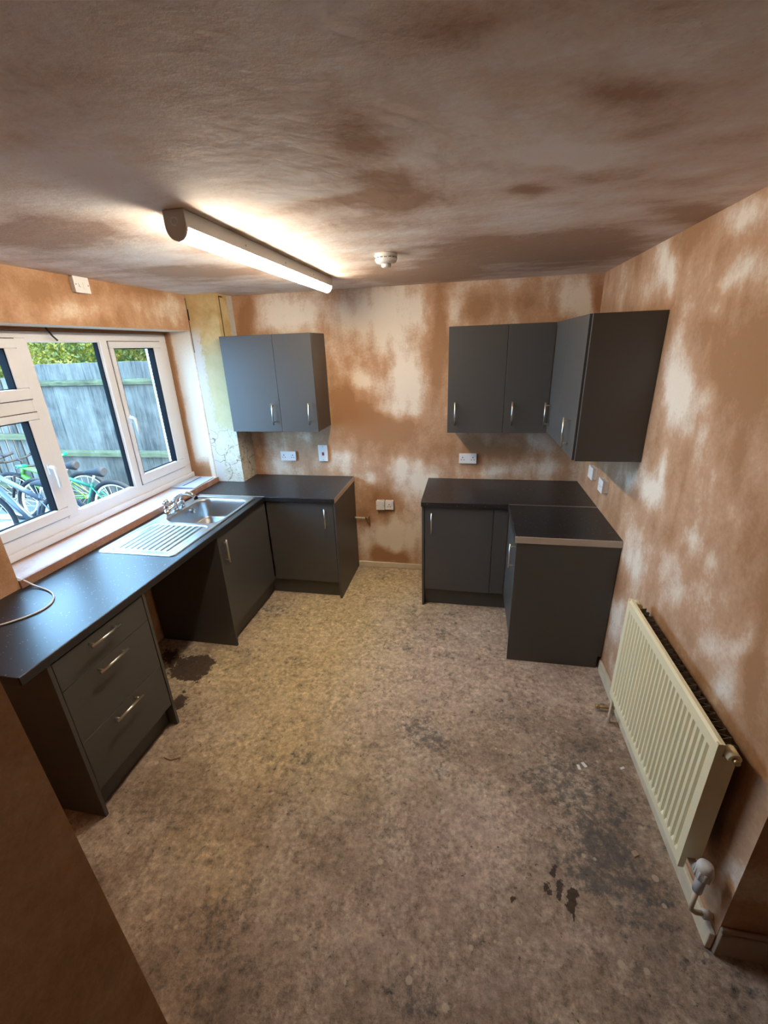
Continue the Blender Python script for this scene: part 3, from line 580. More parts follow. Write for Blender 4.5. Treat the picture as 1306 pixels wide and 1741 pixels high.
def side_unit(ya, yb, hy, label, end=False):
    zb, zt = 1.385, 2.109; c = thing('wall_cabinet', (2.94, (ya + yb) / 2, zb), label, 'cabinet', GW)
    yc = ya + (0.02 if end else 0.0)
    MB().box(2.795, W - 0.001, yc, yb, zb, zt).build('carcass', 'cab_dark', c, bevel=0.001)
    d = MB().box(2.765, 2.783, yc + (0.004 if end else 0.0015), yb - 0.0015, zb, zt).build('door', 'cabinet', c, bevel=0.0015); handle(d, (2.765, hy, 1.51), Z, (-1, 0, 0))
    if end: MB().box(2.776, W - 0.001, ya, ya + 0.018, zb, zt).build('end_panel', 'cabinet', c, bevel=0.0015)
side_unit(-0.713, -0.345, -0.400, 'far dark grey wall cabinet hung on the right wall in the corner')
side_unit(-1.2114, -0.713, -1.045, 'near dark grey wall cabinet on the right wall with broad end panel', True)

# ------------------------------------------------------------------ worktops
def rounded_edge_top(poly_front, axis, a, b):
    return MB().prism(poly_front, axis, a, b)
def bull(f, back, t=0.040, r=0.006, sgn=1):
    # cross-section (u,z): front edge at u=f, rounded; back edge at u=back
    pts = [(back, WT - t), (f - sgn * 0.004, WT - t), (f, WT - t + 0.004)]
    for k in range(5):
        w = math.pi / 2 * k / 4; pts.append((f - sgn * r + sgn * r * math.cos(w), WT - r + r * math.sin(w)))
    return pts + [(back, WT)]
GT = 'black speckled worktops'
c = thing('worktop', (0.31, -1.63, 0.87), 'long black speckled worktop along the window with inset sink', 'worktop', GT)
YS0, YS1 = -1.655, -0.66   # sink cut-out
mb = MB(); mb.prism(bull(0.628, 0.0), 'y', -2.640, YS0); mb.prism(bull(0.628, 0.0), 'y', YS1, -0.623)
mb.prism(bull(0.628, 0.565), 'y', YS0, YS1); mb.box(0.0, 0.065, YS0, YS1, 0.87, WT)
mb.build('slab', 'worktop', c)
MB().box(0.0, 0.622, -2.6425, -2.640, 0.872, WT - 0.0005).build('end_strip', 'worktop', c)
c = thing('worktop', (0.6, -0.3, 0.87), 'black speckled corner worktop below the left wall cabinets', 'worktop', GT)
MB().prism(bull(-0.622, -0.001, sgn=-1), 'x', 0.002, 1.208).build('slab', 'worktop', c)
MB().box(1.2081, 1.2105, -0.618, -0.002, 0.871, WT + 0.0005).build('end_strip', 'alu', c)
MB().box(0.05, 0.628, -0.6285, -0.6175, WT + 0.0002, WT + 0.0026).build('joint_strip', 'alu', c, bevel=0.0008)
c = thing('worktop', (2.5, -0.3, 0.87), 'black speckled worktop against the back wall below the double socket', 'worktop', GT)
MB().prism(bull(-0.622, -0.001, sgn=-1), 'x', 1.882, W - 0.001).build('slab', 'worktop', c)
MB().box(2.512, W - 0.002, -0.6285, -0.6175, WT + 0.0002, WT + 0.0026).build('joint_strip', 'alu', c, bevel=0.0008)
c = thing('worktop', (2.8, -0.9, 0.87), 'short black speckled worktop on the right wall with bare pale end', 'worktop', GT)
MB().prism(bull(2.508, W - 0.001, sgn=-1), 'y', -1.172, -0.6287).build('slab', 'worktop', c)
MB().box(2.509, W - 0.001, -1.178, -1.1722, 0.869, WT + 0.0005).build('end_strip', 'edge_strip', c, bevel=0.001)

# ------------------------------------------------------------------ sink and tap
def sink_height():
    x0, x1, y0, y1 = 0.050, 0.578, -1.683, -0.640
    nx, ny = 150, 300
    X, Y = np.meshgrid(np.linspace(x0, x1, nx), np.linspace(y0, y1, ny), indexing='ij')
    def rbox(cx, cy, hx, hy, r):
        qx, qy = np.abs(X - cx) - (hx - r), np.abs(Y - cy) - (hy - r)
        return np.hypot(np.maximum(qx, 0), np.maximum(qy, 0)) + np.minimum(np.maximum(qx, qy), 0) - r
    st = lambda a, b, t: np.clip((t - a) / (b - a), 0, 1) ** 2 * (3 - 2 * np.clip((t - a) / (b - a), 0, 1))
    Zz = np.full_like(X, 0.9125)
    out = rbox((x0 + x1) / 2, (y0 + y1) / 2, (x1 - x0) / 2, (y1 - y0) / 2, 0.035)
    Zz = Zz + 0.004 * st(0.0, -0.008, out) - 0.004 * st(-0.022, -0.030, out)
    # bowl: squared at the wall end, rounded towards the drainer
    bowl = rbox(0.335, -0.945, 0.205, 0.245, 0.085)
    bowl = np.maximum(bowl, np.hypot(X - 0.36, Y + 0.90) - 0.325)
    deep = st(0.0, -0.035, bowl)
    Zz = Zz - 0.004 * st(0.012, 0.0, bowl) - 0.145 * deep - 0.008 * st(-0.03, -0.18, bowl)
    # ribbed drainer
    dr = rbox(0.315, -1.435, 0.215, 0.205, 0.045)
    dr = np.maximum(dr, -(bowl - 0.035))
    inn = st(0.0, -0.012, dr)
    rib = 0.5 - 0.5 * np.cos(2 * math.pi * (X - 0.13) / 0.041); rib = rib ** 2
    Zz = Zz - 0.003 * inn + 0.0055 * rib * st(-0.012, -0.03, dr)
    keep = out <= 0.002
    vs = np.stack([X, Y, Zz], -1).reshape(-1, 3).tolist()
    fs = [(i * ny + j, (i + 1) * ny + j, (i + 1) * ny + j + 1, i * ny + j + 1) for i in range(nx - 1) for j in range(ny - 1) if keep[i, j] and keep[i + 1, j] and keep[i, j + 1] and keep[i + 1, j + 1]]
    return vs, fs
sk = thing('sink', (0.31, -1.16, 0.912), 'stainless steel sink with ribbed drainer and one bowl', 'sink')
mb = MB(); vs, fs = sink_height(); mb.add(vs, fs, True); so = mb.build('basin', 'steel', sk)
bm = bmesh.new(); bm.from_mesh(so.data); bmesh.ops.delete(bm, geom=[v for v in bm.verts if not v.link_faces], context='VERTS'); bm.to_mesh(so.data); bm.free()
MB().lathe([(0.0, 0), (0.040, 0), (0.042, 0.004), (0.036, 0.005), (0.030, 0.002), (0.0, 0.002)], (0.36, -0.93, 0.762), 'z', 24).build('waste', 'chrome', sk)
MB().lathe([(0.0, 0), (0.020, 0), (0.021, 0.004), (0.012, 0.006), (0.0, 0.004)], (0.158, -0.86, 0.865), 'x', 20).build('overflow', 'chrome', sk)
t = thing('mixer_tap', (0.095, -0.985, 0.914), 'chrome mixer tap with two heads at the sink bowl', 'tap')
MB().tube([(0.095, -1.075, 0.945), (0.095, -0.905, 0.945)], 0.019, 14).lathe([(0.022, 0), (0.022, 0.012), (0.02, 0.035)], (0.095, -0.985, 0.9142), 'z', 18).build('body', 'chrome', t)
MB().tube([(0.095, -0.985, 0.95), (0.108, -0.985, 0.995), (0.135, -0.985, 1.035), (0.185, -0.983, 1.052), (0.245, -0.980, 1.043), (0.275, -0.978, 1.020)], [0.016, 0.016, 0.016, 0.016, 0.015, 0.014], 14).build('spout', 'chrome', t)
MB().tube([(0.275, -0.978, 1.022), (0.280, -0.978, 1.004)], 0.014, 12).build('nozzle', 'shadow_gap', t)
for yy in (-1.075, -0.900):
    h = MB().lathe([(0.016, 0), (0.018, 0.02), (0.012, 0.03), (0.012, 0.045), (0.022, 0.05), (0.026, 0.06), (0.022, 0.075), (0.008, 0.08)], (0.095, yy, 0.950), 'z', 16)
    for k in range(4):
        w = k * math.pi / 2 + 0.4; h.tube([(0.095, yy, 1.008), (0.105 + 0.034 * math.cos(w), yy + 0.034 * math.sin(w), 1.010)], [0.011, 0.008], 8)
    h.build('tap_head', 'chrome', t)
    MB().lathe([(0.021, 0), (0.021, 0.01), (0.018, 0.038)], (0.095, yy, 0.9142), 'z', 16).build('base', 'chrome', t)

# ------------------------------------------------------------------ ceiling light and smoke alarm
lt = thing('batten_light', (1.268, -1.365, 2.335), 'long lit fluorescent style batten light on the ceiling', 'light')
hw, ya, yb = 0.036, -2.150, -0.585
prof = [(1.268 - hw, H - 0.001), (1.268 - hw, 2.378)] + [(1.268 - hw + 0.002, 2.378)] + [(1.268 + hw - 0.002, 2.378), (1.268 + hw, 2.378), (1.268 + hw, H - 0.001)]
MB().prism([(1.268 - hw, H - 0.001), (1.268 - hw, 2.373), (1.268 + hw, 2.373), (1.268 + hw, H - 0.001)], 'y', ya + 0.012, yb - 0.012).build('body', 'grey_plastic', lt, bevel=0.002)
arc = [(1.268 + (hw - 0.007) * math.cos(w), 2.373 + 0.037 * math.sin(w)) for w in [math.pi + math.pi * k / 16 for k in range(17)]]
MB().prism(arc, 'y', ya + 0.012, yb - 0.012).build('diffuser', 'lit', lt)
cap = [(1.268 - hw - 0.002, H - 0.001), (1.268 + hw + 0.002, H - 0.001)] + [(1.268 + (hw + 0.002) * math.cos(w), 2.381 + 0.047 * math.sin(w)) for w in [-math.pi * k / 16 for k in range(17)]]
for a in (ya, yb - 0.012):
    e = MB().prism(cap, 'y', a, a + 0.012).build('end_cap', 'grey_plastic', lt, bevel=0.002)
    if a == ya: MB().torus((1.268, ya - 0.0005, 2.388), 0.011, 0.0013, 'y', 32, 8).build('ring_mark', 'white', e)
for yy in (-1.75, -1.35, -0.95): MB().lathe([(0.0, 0), (0.004, 0), (0.004, 0.002), (0.0, 0.002)], (1.268 + hw, yy, 2.392), 'x', 10).build('screw', 'chrome', lt)
sa = thing('smoke_alarm', (1.776, -1.20, H), 'round white smoke alarm on the ceiling', 'alarm')
MB().lathe([(0.0, 0), (0.055, 0), (0.057, -0.008), (0.056, -0.012), (0.0, -0.012)], (1.776, -1.20, H - 0.0005), 'z', 36).build('base', 'white', sa)
MB().lathe([(0.0, 0), (0.054, 0), (0.055, -0.012), (0.050, -0.024), (0.032, -0.030), (0.0, -0.030)], (1.776, -1.20, H - 0.014), 'z', 36).build('cover', 'white', sa)
MB().lathe([(0.0, 0), (0.024, 0), (0.024, -0.010), (0.019, -0.014), (0.0, -0.014)], (1.776, -1.20, H - 0.045), 'z', 24).build('sensor', 'white', sa)
mb = MB()
for k in range(16):
    w = 2 * math.pi * k / 16; mb.tube([(1.776 + 0.0545 * math.cos(w), -1.20 + 0.0545 * math.sin(w), H - 0.020), (1.776 + 0.0545 * math.cos(w + 0.25), -1.20 + 0.0545 * math.sin(w + 0.25), H - 0.020)], 0.0018, 6)
mb.build('vent', 'slot', sa)

# ------------------------------------------------------------------ sockets and switches (built facing -y, then turned)
def plate(name, loc, rot, w, h, t, label, cat, detail=(), group=None, box=None):
    o = thing(name, (0, 0, 0), label, cat, group)
    MB().box(-w / 2, w / 2, -t, -t + 0.008, -h / 2, h / 2).build('face_plate', 'white', o, bevel=0.002)
    MB().box(-w / 2 + 0.003, w / 2 - 0.003, -t + 0.008, 0, -h / 2 + 0.003, h / 2 - 0.003).build('back_box', 'white', o, bevel=0.002)
    for kind, u, v in detail:
        if kind == 'outlet':
            mb = MB().box(u - 0.0035, u + 0.0035, -t - 0.0006, -t + 0.001, v + 0.008, v + 0.018)
            for s in (-1, 1): mb.box(u + s * 0.011 - 0.004, u + s * 0.011 + 0.004, -t - 0.0006, -t + 0.001, v - 0.010, v - 0.004)
            mb.build('outlet', 'slot', o)
        if kind == 'rocker': MB().prism([(-t, v - 0.010), (-t - 0.005, v - 0.009), (-t - 0.002, v + 0.010), (-t, v + 0.010)], 'x', u - 0.006, u + 0.006).build('rocker', 'white', o)
        if kind == 'red': MB().box(u - 0.009, u + 0.009, -t - 0.003, -t, v - 0.014, v + 0.014).build('rocker', 'red', o, bevel=0.002)
        if kind == 'screw': MB().lathe([(0, 0), (0.003, 0), (0.003, -0.0008), (0, -0.0008)], (u, -t, v), 'y', 8).build('screw', 'slot', o)
        if kind == 'fuse': MB().box(u - 0.012, u + 0.012, -t - 0.0015, -t, v - 0.017, v + 0.017).build('fuse_cover', 'white', o, bevel=0.001)
        if kind == 'neon': MB().box(u - 0.003, u + 0.003, -t - 0.001, -t, v - 0.003, v + 0.003).build('neon', 'red', o)
    o.location = loc; o.rotation_euler = (0, 0, rot); return o
double = [('outlet', -0.042, -0.004), ('outlet', 0.042, -0.004), ('rocker', -0.010, 0.018), ('rocker', 0.010, 0.018)]
plate('wall_socket', (0.605, 0, 1.094), 0, 0.146, 0.086, 0.022, 'white double socket under the left wall cabinets', 'socket', double, 'double sockets')
plate('wall_socket', (2.213, 0, 1.092), 0, 0.146, 0.086, 0.022, 'white double socket under the right wall cabinets', 'socket', double, 'double sockets')
plate('cooker_switch', (0.939, 0, 1.124), 0, 0.086, 0.146, 0.022, 'tall white cooker switch with red rocker', 'switch', [('red', 0, -0.005), ('screw', 0, 0.06), ('screw', 0, -0.06)])
plate('junction_box', (1.449, 0, 0.652), 0, 0.078, 0.086, 0.046, 'thick white blank box at low level beside the low socket', 'switch', [('screw', -0.03, 0), ('screw', 0.03, 0)])
plate('wall_socket', (1.529, 0, 0.652), 0, 0.078, 0.086, 0.034, 'white single socket low on the back wall between the cabinets', 'socket', [('outlet', 0.0, -0.006), ('rocker', 0.02, 0.022)])
plate('wall_switch', (W, -0.455, 1.112), -math.pi / 2, 0.11, 0.086, 0.034, 'white blank plate on the right wall nearest the corner', 'switch', [], None)
plate('wall_switch', (W, -0.735, 1.105), -math.pi / 2, 0.095, 0.086, 0.040, 'white switched plate on the right wall nearer the radiator', 'switch', [('rocker', 0, 0.0), ('screw', -0.03, 0), ('screw', 0.03, 0)], None)
plate('fused_spur', (0, -1.245, 2.379), math.pi / 2, 0.105, 0.084, 0.03, 'white fused spur above the window touching the ceiling', 'switch', [('fuse', 0.018, -0.005), ('rocker', -0.018, -0.002), ('screw', 0.042, 0), ('screw', -0.042, 0)])
# gas stub
g = thing('gas_pipe', (1.27, -0.035, 0.52), 'short capped gas pipe stub beside the corner cabinet', 'pipe')
MB().tube([(1.2065, -0.040, 0.522), (1.315, -0.040, 0.520)], 0.0085, 12).build('pipe', 'cream_dirty', g)
MB().tube([(1.305, -0.040, 0.52), (1.338, -0.040, 0.52)], 0.014, 12).tube([(1.328, -0.04, 0.528), (1.328, -0.04, 0.475)], 0.011, 12).tube([(1.328, -0.04, 0.52), (1.328, 0.0, 0.52)], 0.009, 10).build('elbow', 'brass', g)

# ------------------------------------------------------------------ radiator
ra = thing('radiator', (3.03, -2.07, 0.20), 'cream ribbed panel radiator on the right wall', 'radiator')
XA, YA, YB, ZA, ZB = 2.992, -2.475, -1.662, 0.245, 0.832
nf = 25; pitch = (YB - YA - 0.05) / nf; mb = MB()
prof = [(YA, 0.0), (YA + 0.02, 0.0)]
for k in range(nf):
    a = YA + 0.025 + k * pitch
    prof += [(a + pitch * 0.10, 0.0), (a + pitch * 0.28, 0.0075), (a + pitch * 0.62, 0.0075), (a + pitch * 0.80, 0.0)]
prof += [(YB - 0.02, 0.0), (YB, 0.0)]
rows = [(ZA, 0.006, 0), (ZA + 0.006, 0.0, 0), (ZA + 0.040, 0.0, 0), (ZA + 0.052, 0.0, 1), (ZB - 0.058, 0.0, 1), (ZB - 0.046, 0.0, 0), (ZB - 0.008, 0.0, 0), (ZB, 0.008, 0)]
vs = [(XA + dx + dep * on_, y, z) for (z, dx, on_) in rows for (y, dep) in prof]; k = len(prof)
mb.add(vs, [(i * k + j, i * k + j + 1, (i + 1) * k + j + 1, (i + 1) * k + j) for i in range(len(rows) - 1) for j in range(k - 1)])
mb.box(XA + 0.0085, XA + 0.020, YA, YB, ZA, ZB).box(XA + 0.0002, XA + 0.02, YA - 0.0004, YA + 0.012, ZA + 0.001, ZB - 0.001).box(XA + 0.0002, XA + 0.02, YB - 0.012, YB + 0.0004, ZA + 0.001, ZB - 0.001)
mb.build('front_panel', 'cream', ra, fix=False)
z_ = []
npt = 46
for i in range(npt + 1):
    z_.append((3.014 if i % 2 else 3.066, YA + 0.03 + (YB - YA - 0.06) * i / npt))
mb = MB(); th = 0.0012
for i in range(npt):
    (xa, ya_), (xb, yb_) = z_[i], z_[i + 1]
    mb.add([(xa, ya_ - th, ZA + 0.03), (xb, yb_ - th, ZA + 0.03), (xb, yb_ + th, ZA + 0.03), (xa, ya_ + th, ZA + 0.03), (xa, ya_ - th, ZB - 0.03), (xb, yb_ - th, ZB - 0.03), (xb, yb_ + th, ZB - 0.03), (xa, ya_ + th, ZB - 0.03)], [(0, 3, 2, 1), (4, 5, 6, 7), (0, 1, 5, 4), (1, 2, 6, 5), (2, 3, 7, 6), (3, 0, 4, 7)])
mb.build('convector_fins', 'fin', ra)
for (a, b) in ((YA + 0.006, YA + 0.009), (YB - 0.009, YB - 0.006)): MB().box(XA + 0.015, 3.06, a, b, ZA + 0.045, ZB - 0.055).build('side_plate', 'cream', ra)
for yy in (YA + 0.20, YB - 0.20): MB().box(3.06, W - 0.002, yy - 0.02, yy + 0.02, ZB - 0.22, ZB - 0.10).build('bracket', 'fin', ra)
MB().tube([(3.035, YA + 0.02, ZB - 0.035), (3.035, YA - 0.02, ZB - 0.035)], 0.019, 14).build('top_plug', 'cream', ra)
MB().tube([(3.035, YA - 0.02, ZB - 0.035), (3.035, YA - 0.034, ZB - 0.035)], 0.009, 8).build('bleed_valve', 'brass', ra)
MB().tube([(3.035, YB - 0.02, ZB - 0.035), (3.035, YB + 0.02, ZB - 0.035)], 0.019, 14).build('top_plug', 'cream', ra)
v = MB().tube([(3.035, YA + 0.02, ZA + 0.035), (3.035, YA - 0.055, ZA + 0.035)], 0.012, 12).tube([(3.035, YA - 0.055, ZA + 0.055), (3.035, YA - 0.055, ZA - 0.02)], 0.015, 12).build('radiator_valve', 'grey_plastic', ra)
h = MB().lathe([(0.0, -0.002), (0.021, 0), (0.024, 0.006), (0.025, 0.05), (0.022, 0.062), (0.014, 0.068), (0.0, 0.069)], (3.035, YA - 0.055, ZA + 0.052), 'z', 20)
for k in range(10):
    w = 2 * math.pi * k / 10; h.tube([(3.035 + 0.0245 * math.cos(w), YA - 0.055 + 0.0245 * math.sin(w), ZA + 0.06), (3.035 + 0.0245 * math.cos(w), YA - 0.055 + 0.0245 * math.sin(w), ZA + 0.096)], 0.0035, 6)
h.build('valve_head', 'valve_plastic', ra)
MB().tube([(3.035, YA - 0.055, ZA - 0.015), (3.035, YA - 0.055, 0.135), (3.036, YA - 0.057, 0.122), (3.048, YA - 0.06, 0.115), (W - 0.002, YA - 0.062, 0.115)], 0.0085, 10).build('pipe', 'cream_dirty', ra)
MB().tube([(3.072, YA - 0.061, 0.115), (3.094, YA - 0.062, 0.115)], 0.016, 10).build('pipe_nut', 'grey_plastic', ra)
MB().tube([(3.035, YB - 0.02, ZA + 0.03), (3.035, YB + 0.05, ZA + 0.03)], 0.012, 12).tube([(3.035, YB + 0.05, ZA + 0.06), (3.035, YB + 0.05, ZA - 0.01)], 0.014, 12).build('lockshield_valve', 'cream_dirty', ra)
MB().tube([(3.035, YB + 0.05, ZA), (3.035, YB + 0.05, 0.06), (3.035, YB + 0.05, 0.0)], 0.0085, 10).build('pipe', 'cream_dirty', ra)
MB().tube([(2.99, YB + 0.13, 0.028), (3.05, YB + 0.13, 0.028), (3.084, YB + 0.13, 0.03)], 0.008, 10).tube([(2.985, YB + 0.13, 0.028), (3.005, YB + 0.13, 0.028)], 0.013, 10).build('drain_stub', 'brass', ra)

# ------------------------------------------------------------------ loose things
cb = MB().tube([(-0.215, -2.06, 1.10), (-0.12, -2.085, 1.02), (-0.03, -2.085, 0.962), (0.02, -2.08, 0.945), (0.05, -2.08, 0.925), (0.10, -2.085, 0.916), (0.19, -2.105, 0.9145), (0.27, -2.155, 0.9145), (0.305, -2.215, 0.9145), (0.305, -2.265, 0.9145), (0.285, -2.315, 0.9145), (0.24, -2.37, 0.9145), (0.17, -2.44, 0.9145), (0.08, -2.54, 0.9145)], 0.0045, 8)
o = cb.build('white_cable', 'cable'); sub = o.modifiers.new('round', 'SUBSURF'); sub.levels = 1; sub.render_levels = 2
tag(o, 'loose white cable looped on the long worktop below the window', 'cable')
bk = thing('leaflet', (-0.11, -0.45, 0.954), 'blue grey folded leaflet lying on the window ledge', 'leaflet')
mb = MB().add([(-0.215, -0.615, 0.954), (-0.205, -0.275, 0.954), (-0.012, -0.290, 0.954), (0.006, -0.60, 0.954), (-0.215, -0.615, 0.962), (-0.205, -0.275, 0.962), (-0.012, -0.290, 0.962), (0.006, -0.60, 0.962)], [(0, 3, 2, 1), (4, 5, 6, 7), (0, 1, 5, 4), (1, 2, 6, 5), (2, 3, 7, 6), (3, 0, 4, 7)]); mb.build('pages', 'leaflet', bk)
MB().box(-0.135, -0.120, -0.56, -0.30, 0.9621, 0.9627).build('printed_band', 'leaflet_dark', bk)
MB().box(-0.215, -0.0, -0.618, -0.606, 0.9621, 0.9627).build('spine', 'leaflet_dark', bk)
def scrap(name, x, y, w, h, rz, mat, label, cat, t=0.003):
    c_, s_ = math.cos(rz), math.sin(rz)
    P = [(x + c_ * a - s_ * b, y + s_ * a + c_ * b) for a, b in ((-w, -h), (w * 0.9, -h * 1.1), (w, h * 0.8), (-w * 0.8, h))]
    tag(MB().prism(P, 'z', 0.0005, t).build(name, mat), label, cat)
scrap('paper_scrap', 2.813, -1.925, 0.007, 0.013, 0.2, 'paper', 'white paper scrap on the floor, left of a close pair', 'scrap')
scrap('paper_scrap', 2.842, -1.907, 0.008, 0.014, 0.6, 'paper', 'white paper scrap on the floor, right of a close pair', 'scrap')
scrap('paper_scrap', 3.022, -1.897, 0.012, 0.005, 0.5, 'paper', 'thin white paper scrap on the floor near the radiator', 'scrap')
scrap('plaster_crumb', 2.95, -2.30, 0.012, 0.010, 0.5, 'wood_pale', 'small tan plaster crumb on the dark floor stain', 'debris', 0.008)
tag(MB().tube([(0.69, -2.22, 0.004), (0.735, -2.228, 0.004), (0.775, -2.205, 0.006)], [0.003, 0.0025, 0.002], 6).build('twig', 'wood'), 'thin brown sliver on the floor in front of the drawers', 'debris')
# timber left in the open appliance gap
tb = thing('timber_bearer', (0.05, -1.98, 0.0), 'rough timber bearer standing in the open gap beside the drawers', 'timber')
MB().box(0.06, 0.50, -1.990, -1.975, 0.0, 0.60).build('board', 'wood', tb)
MB().box(0.06, 0.50, -1.975, -1.945, 0.60, 0.64).build('batten', 'wood_pale', tb)

# ------------------------------------------------------------------ outside
structure(MB().box(-9, -0.34, -7, 6, -0.1, 0.0).build('ground', 'ground'), 'pale paved yard outside the window')
FY = 1.25
fe = thing('fence', (-2.0, FY, 0), 'tall weathered timber fence outside, behind the bicycles', 'fence')
x = -0.50; i = 0; rr = random.Random(3)
board_meshes = {}
while x > -3.35:
    w = rr.choice((0.105, 0.120, 0.135)); key = w
    if key not in board_meshes:
        m_ = MB().prism([(-w / 2, -0.010), (w / 2, 0.004), (w / 2, 0.014), (-w / 2, 0.018)], 'z', 0.0, 1.93); ob = m_.build('board', 'timber_fence', fe, bevel=0.002, origin=(0, 0, 0)); board_meshes[key] = ob
        b_ = ob
    else:
        b_ = board_meshes[key].copy(); COL.objects.link(b_); b_.parent = fe
    b_.location = (x - w / 2 - fe.location.x, rr.uniform(-0.003, 0.003), rr.uniform(0.0, 0.006)); x -= w + 0.004; i += 1
for (a, b) in ((1.655, 1.735), (0.735, 0.825), (0.12, 0.20)):
    MB().prism([(FY - 0.055, a + 0.012), (FY - 0.055, b - 0.03), (FY - 0.006, b), (FY - 0.006, a)], 'x', -0.5, -3.36).build('rail', 'timber_rail', fe)
g2 = thing('fence', (-4.8, FY, 0), 'lower slatted timber gate section of the fence at far left', 'fence')
x = -3.52; bm_ = None
while x > -6.5:
    if bm_ is None: bm_ = MB().box(-0.055, 0.055, 0, 0.018, 0.06, 1.78).build('board', 'timber_fence', g2, origin=(0, 0, 0)); b_ = bm_
    else: b_ = bm_.copy(); COL.objects.link(b_); b_.parent = g2
    b_.location = (x - 0.055 - g2.location.x, rr.uniform(-0.004, 0.004), 0); x -= 0.135
for (a, b) in ((1.42, 1.50), (0.965, 1.045), (0.25, 0.33)): MB().box(-6.5, -3.52, FY - 0.045, FY - 0.003, a, b).build('rail', 'timber_rail', g2)
MB().box(-3.52, -3.46, FY - 0.05, FY + 0.05, 0, 1.85).build('post', 'timber_rail', g2)
# perforated metal bead on the outer window reveal
pb = thing('metal_bead', (-0.35, -0.27, 0.95), 'perforated pale metal edging strip outside the right casement', 'metal strip')
M['bead'] = plain('galvanised_bead', (0.62, 0.68, 0.72), 0.5, 0.3)
MB().box(-0.435, -0.342, -0.262, -0.259, 0.95, 2.16).box(-0.438, -0.435, -0.262, -0.225, 0.95, 2.16).build('strip', 'bead', pb)
mb = MB()
for k in range(40):
    for s in (0, 1): mb.box(-0.424 + s * 0.022, -0.414 + s * 0.022, -0.2635, -0.2615, 0.965 + k * 0.03 + s * 0.015, 0.972 + k * 0.03 + s * 0.015)
o = mb.build('holes', 'slot', pb); o['kind'] = 'stuff'
# hedge
hd = thing('hedge', (-3.2, 2.3, 0), 'tall sunlit yellow green hedge above the fence', 'hedge')
rg = np.random.default_rng(5); nl = 34000
cx = rg.uniform(-7.5, 1.0, nl); cz = rg.uniform(1.55, 3.1, nl)
dep = 1.95 + 0.16 * np.sin(cx * 2.3) + 0.12 * np.sin(cz * 5 + cx * 3.1) + 0.25 * np.abs(rg.normal(0, 1, nl))
vs = []; fs = []
ang = rg.uniform(0, 6.28, (nl, 3)); sz = rg.uniform(0.016, 0.032, nl)
for i in range(nl):
    a, b, c_ = ang[i]; u = Vector((math.cos(a), math.sin(a) * 0.6, math.sin(b))).normalized(); v_ = u.cross(Vector((math.cos(c_), math.sin(c_), 0.7))).normalized(); s_ = sz[i]; p = Vector((cx[i], dep[i], cz[i]))
    k = len(vs); vs += [p - u * s_ * 1.3, p - v_ * s_ * 0.7, p + u * s_ * 1.3, p + v_ * s_ * 0.7]; fs.append((k, k + 1, k + 2, k + 3))
o = MB().add(vs, fs).build('foliage', 'leaf', hd, fix=False); o['kind'] = 'stuff'
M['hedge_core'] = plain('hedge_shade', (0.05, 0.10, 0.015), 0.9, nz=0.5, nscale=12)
MB().box(-7.5, 1.0, 2.55, 2.9, 0.0, 3.0).build('inner_growth', 'hedge_core', hd)

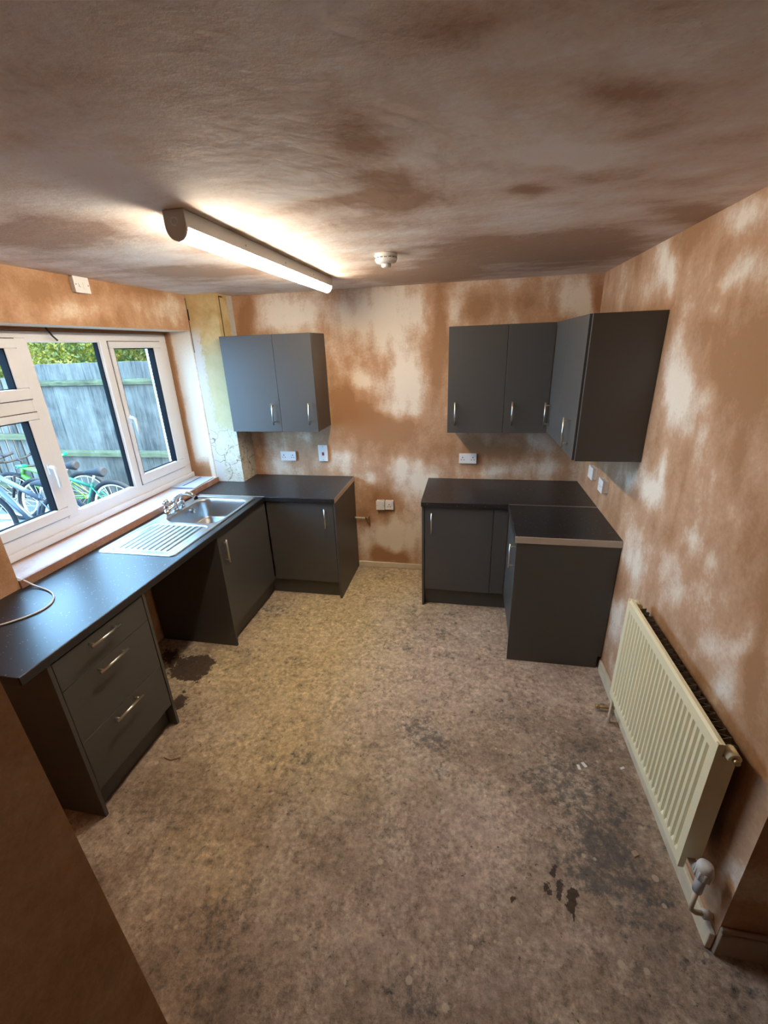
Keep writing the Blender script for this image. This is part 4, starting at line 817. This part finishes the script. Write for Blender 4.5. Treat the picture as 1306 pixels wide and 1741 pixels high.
# bicycles (local x = travel direction, wheels standing on z=0)
def bicycle(loc, rz, paint, label, r=0.335, sh=0.80, hh=0.98, k_=1.0):
    bk = thing('bicycle', (0, 0, 0), label, 'bicycle', 'bicycles in the yard')
    A, B = Vector((-0.50, 0, r)), Vector((0.52, 0, r)); BB = Vector((-0.07, 0, r - 0.03)); ST = Vector((-0.235, 0, sh - 0.16)); HT = Vector((0.30, 0, hh - 0.16)); HB = Vector((0.335, 0, hh - 0.27))
    for c_ in (A, B):
        w = MB().torus(c_, r - 0.026, 0.026, 'y', 48, 10).build('wheel', 'tyre', bk)
        MB().torus(c_, r - 0.058, 0.011, 'y', 48, 8).build('rim', 'grey_plastic', w)
        sp = MB()
        for k in range(18):
            a = 2 * math.pi * k / 18; sp.tube([c_ + Vector((0.02 * math.cos(a + 0.5), 0.02 * (-1) ** k, 0.02 * math.sin(a + 0.5))), c_ + Vector(((r - 0.06) * math.cos(a), 0, (r - 0.06) * math.sin(a)))], 0.0018, 4)
        sp.tube([c_ - Vector((0, 0.05, 0)), c_ + Vector((0, 0.05, 0))], 0.018, 10).build('spokes', 'alu', w)
    f = MB().tube([ST - Vector((0, 0, .02)), HT], 0.019 * k_, 12).tube([BB, HB], 0.023 * k_, 12).tube([BB, ST + (ST - BB) * 0.08], 0.018, 12).tube([HB - Vector((-.01, 0, .03)), HT + Vector((-.01, 0, .03))], 0.022, 12)
    for s in (-1, 1): f.tube([A + Vector((0, 0.06 * s, 0)), BB + Vector((0, 0.03 * s, 0))], 0.010, 8).tube([A + Vector((0, 0.06 * s, 0)), ST + Vector((0, 0.015 * s, -0.02))], 0.009, 8)
    f.build('frame', paint, bk)
    k = MB()
    for s in (-1, 1): k.tube([B + Vector((0, 0.055 * s, 0)), B + Vector((-0.12, 0.055 * s, 0.30)), HB + Vector((0.01, 0.03 * s, -0.02))], 0.015, 10)
    k.build('fork', 'tyre', bk)
    hb = MB().tube([HT, HT + Vector((-0.02, 0, 0.08)), HT + Vector((0.05, 0, 0.10))], 0.014, 10).tube([HT + Vector((0.03, -0.31, 0.14)), HT + Vector((0.05, -0.12, 0.10)), HT + Vector((0.05, 0.12, 0.10)), HT + Vector((0.03, 0.31, 0.14))], 0.013, 10).build('handlebar', 'tyre', bk)
    for s in (-1, 1): MB().tube([HT + Vector((0.03, 0.31 * s, 0.14)), HT + Vector((0.038, 0.20 * s, 0.122))], 0.019, 10).build('grip', paint if paint == 'teal' else 'saddle_black', hb)
    MB().tube([ST, ST + (ST - BB).normalized() * 0.16], 0.013, 10).build('seat_post', 'alu', bk)
    sd = ST + (ST - BB).normalized() * 0.17
    MB().tube([sd + Vector((-0.13, 0, 0.012)), sd + Vector((-0.10, 0, 0.014)), sd + Vector((-0.02, 0, 0.008)), sd + Vector((0.08, 0, 0.004)), sd + Vector((0.14, 0, -0.004))], [0.045, 0.062, 0.045, 0.026, 0.016], 12).build('saddle', 'saddle_black', bk)
    MB().torus(BB + Vector((0, 0.045, 0)), 0.085, 0.008, 'y', 28, 6).tube([BB - Vector((0, .06, 0)), BB + Vector((0, .06, 0))], 0.014, 10).tube([BB + Vector((0, 0.06, 0)), BB + Vector((0.10, 0.07, -0.13))], 0.009, 8).tube([BB + Vector((0, -0.06, 0)), BB + Vector((-0.10, -0.07, 0.13))], 0.009, 8).build('crank', 'shadow_gap', bk)
    bk.location = loc; bk.rotation_euler = (0, 0, rz); return bk
bicycle((-2.20, 0.32, 0.0), math.pi, 'teal', 'teal green bicycle standing in the yard behind the middle window pane', 0.355, 0.80, 0.95)
bicycle((-2.42, -0.12, 0.0), math.pi, 'slate', 'slate blue bicycle nearest the window, handlebars at the left pane', 0.345, 0.80, 1.06, 1.4)
bicycle((-3.05, 0.74, 0.0), math.pi + 0.1, 'lime', 'lime green bicycle behind the slate blue one', 0.33, 0.74, 0.88, 1.5)
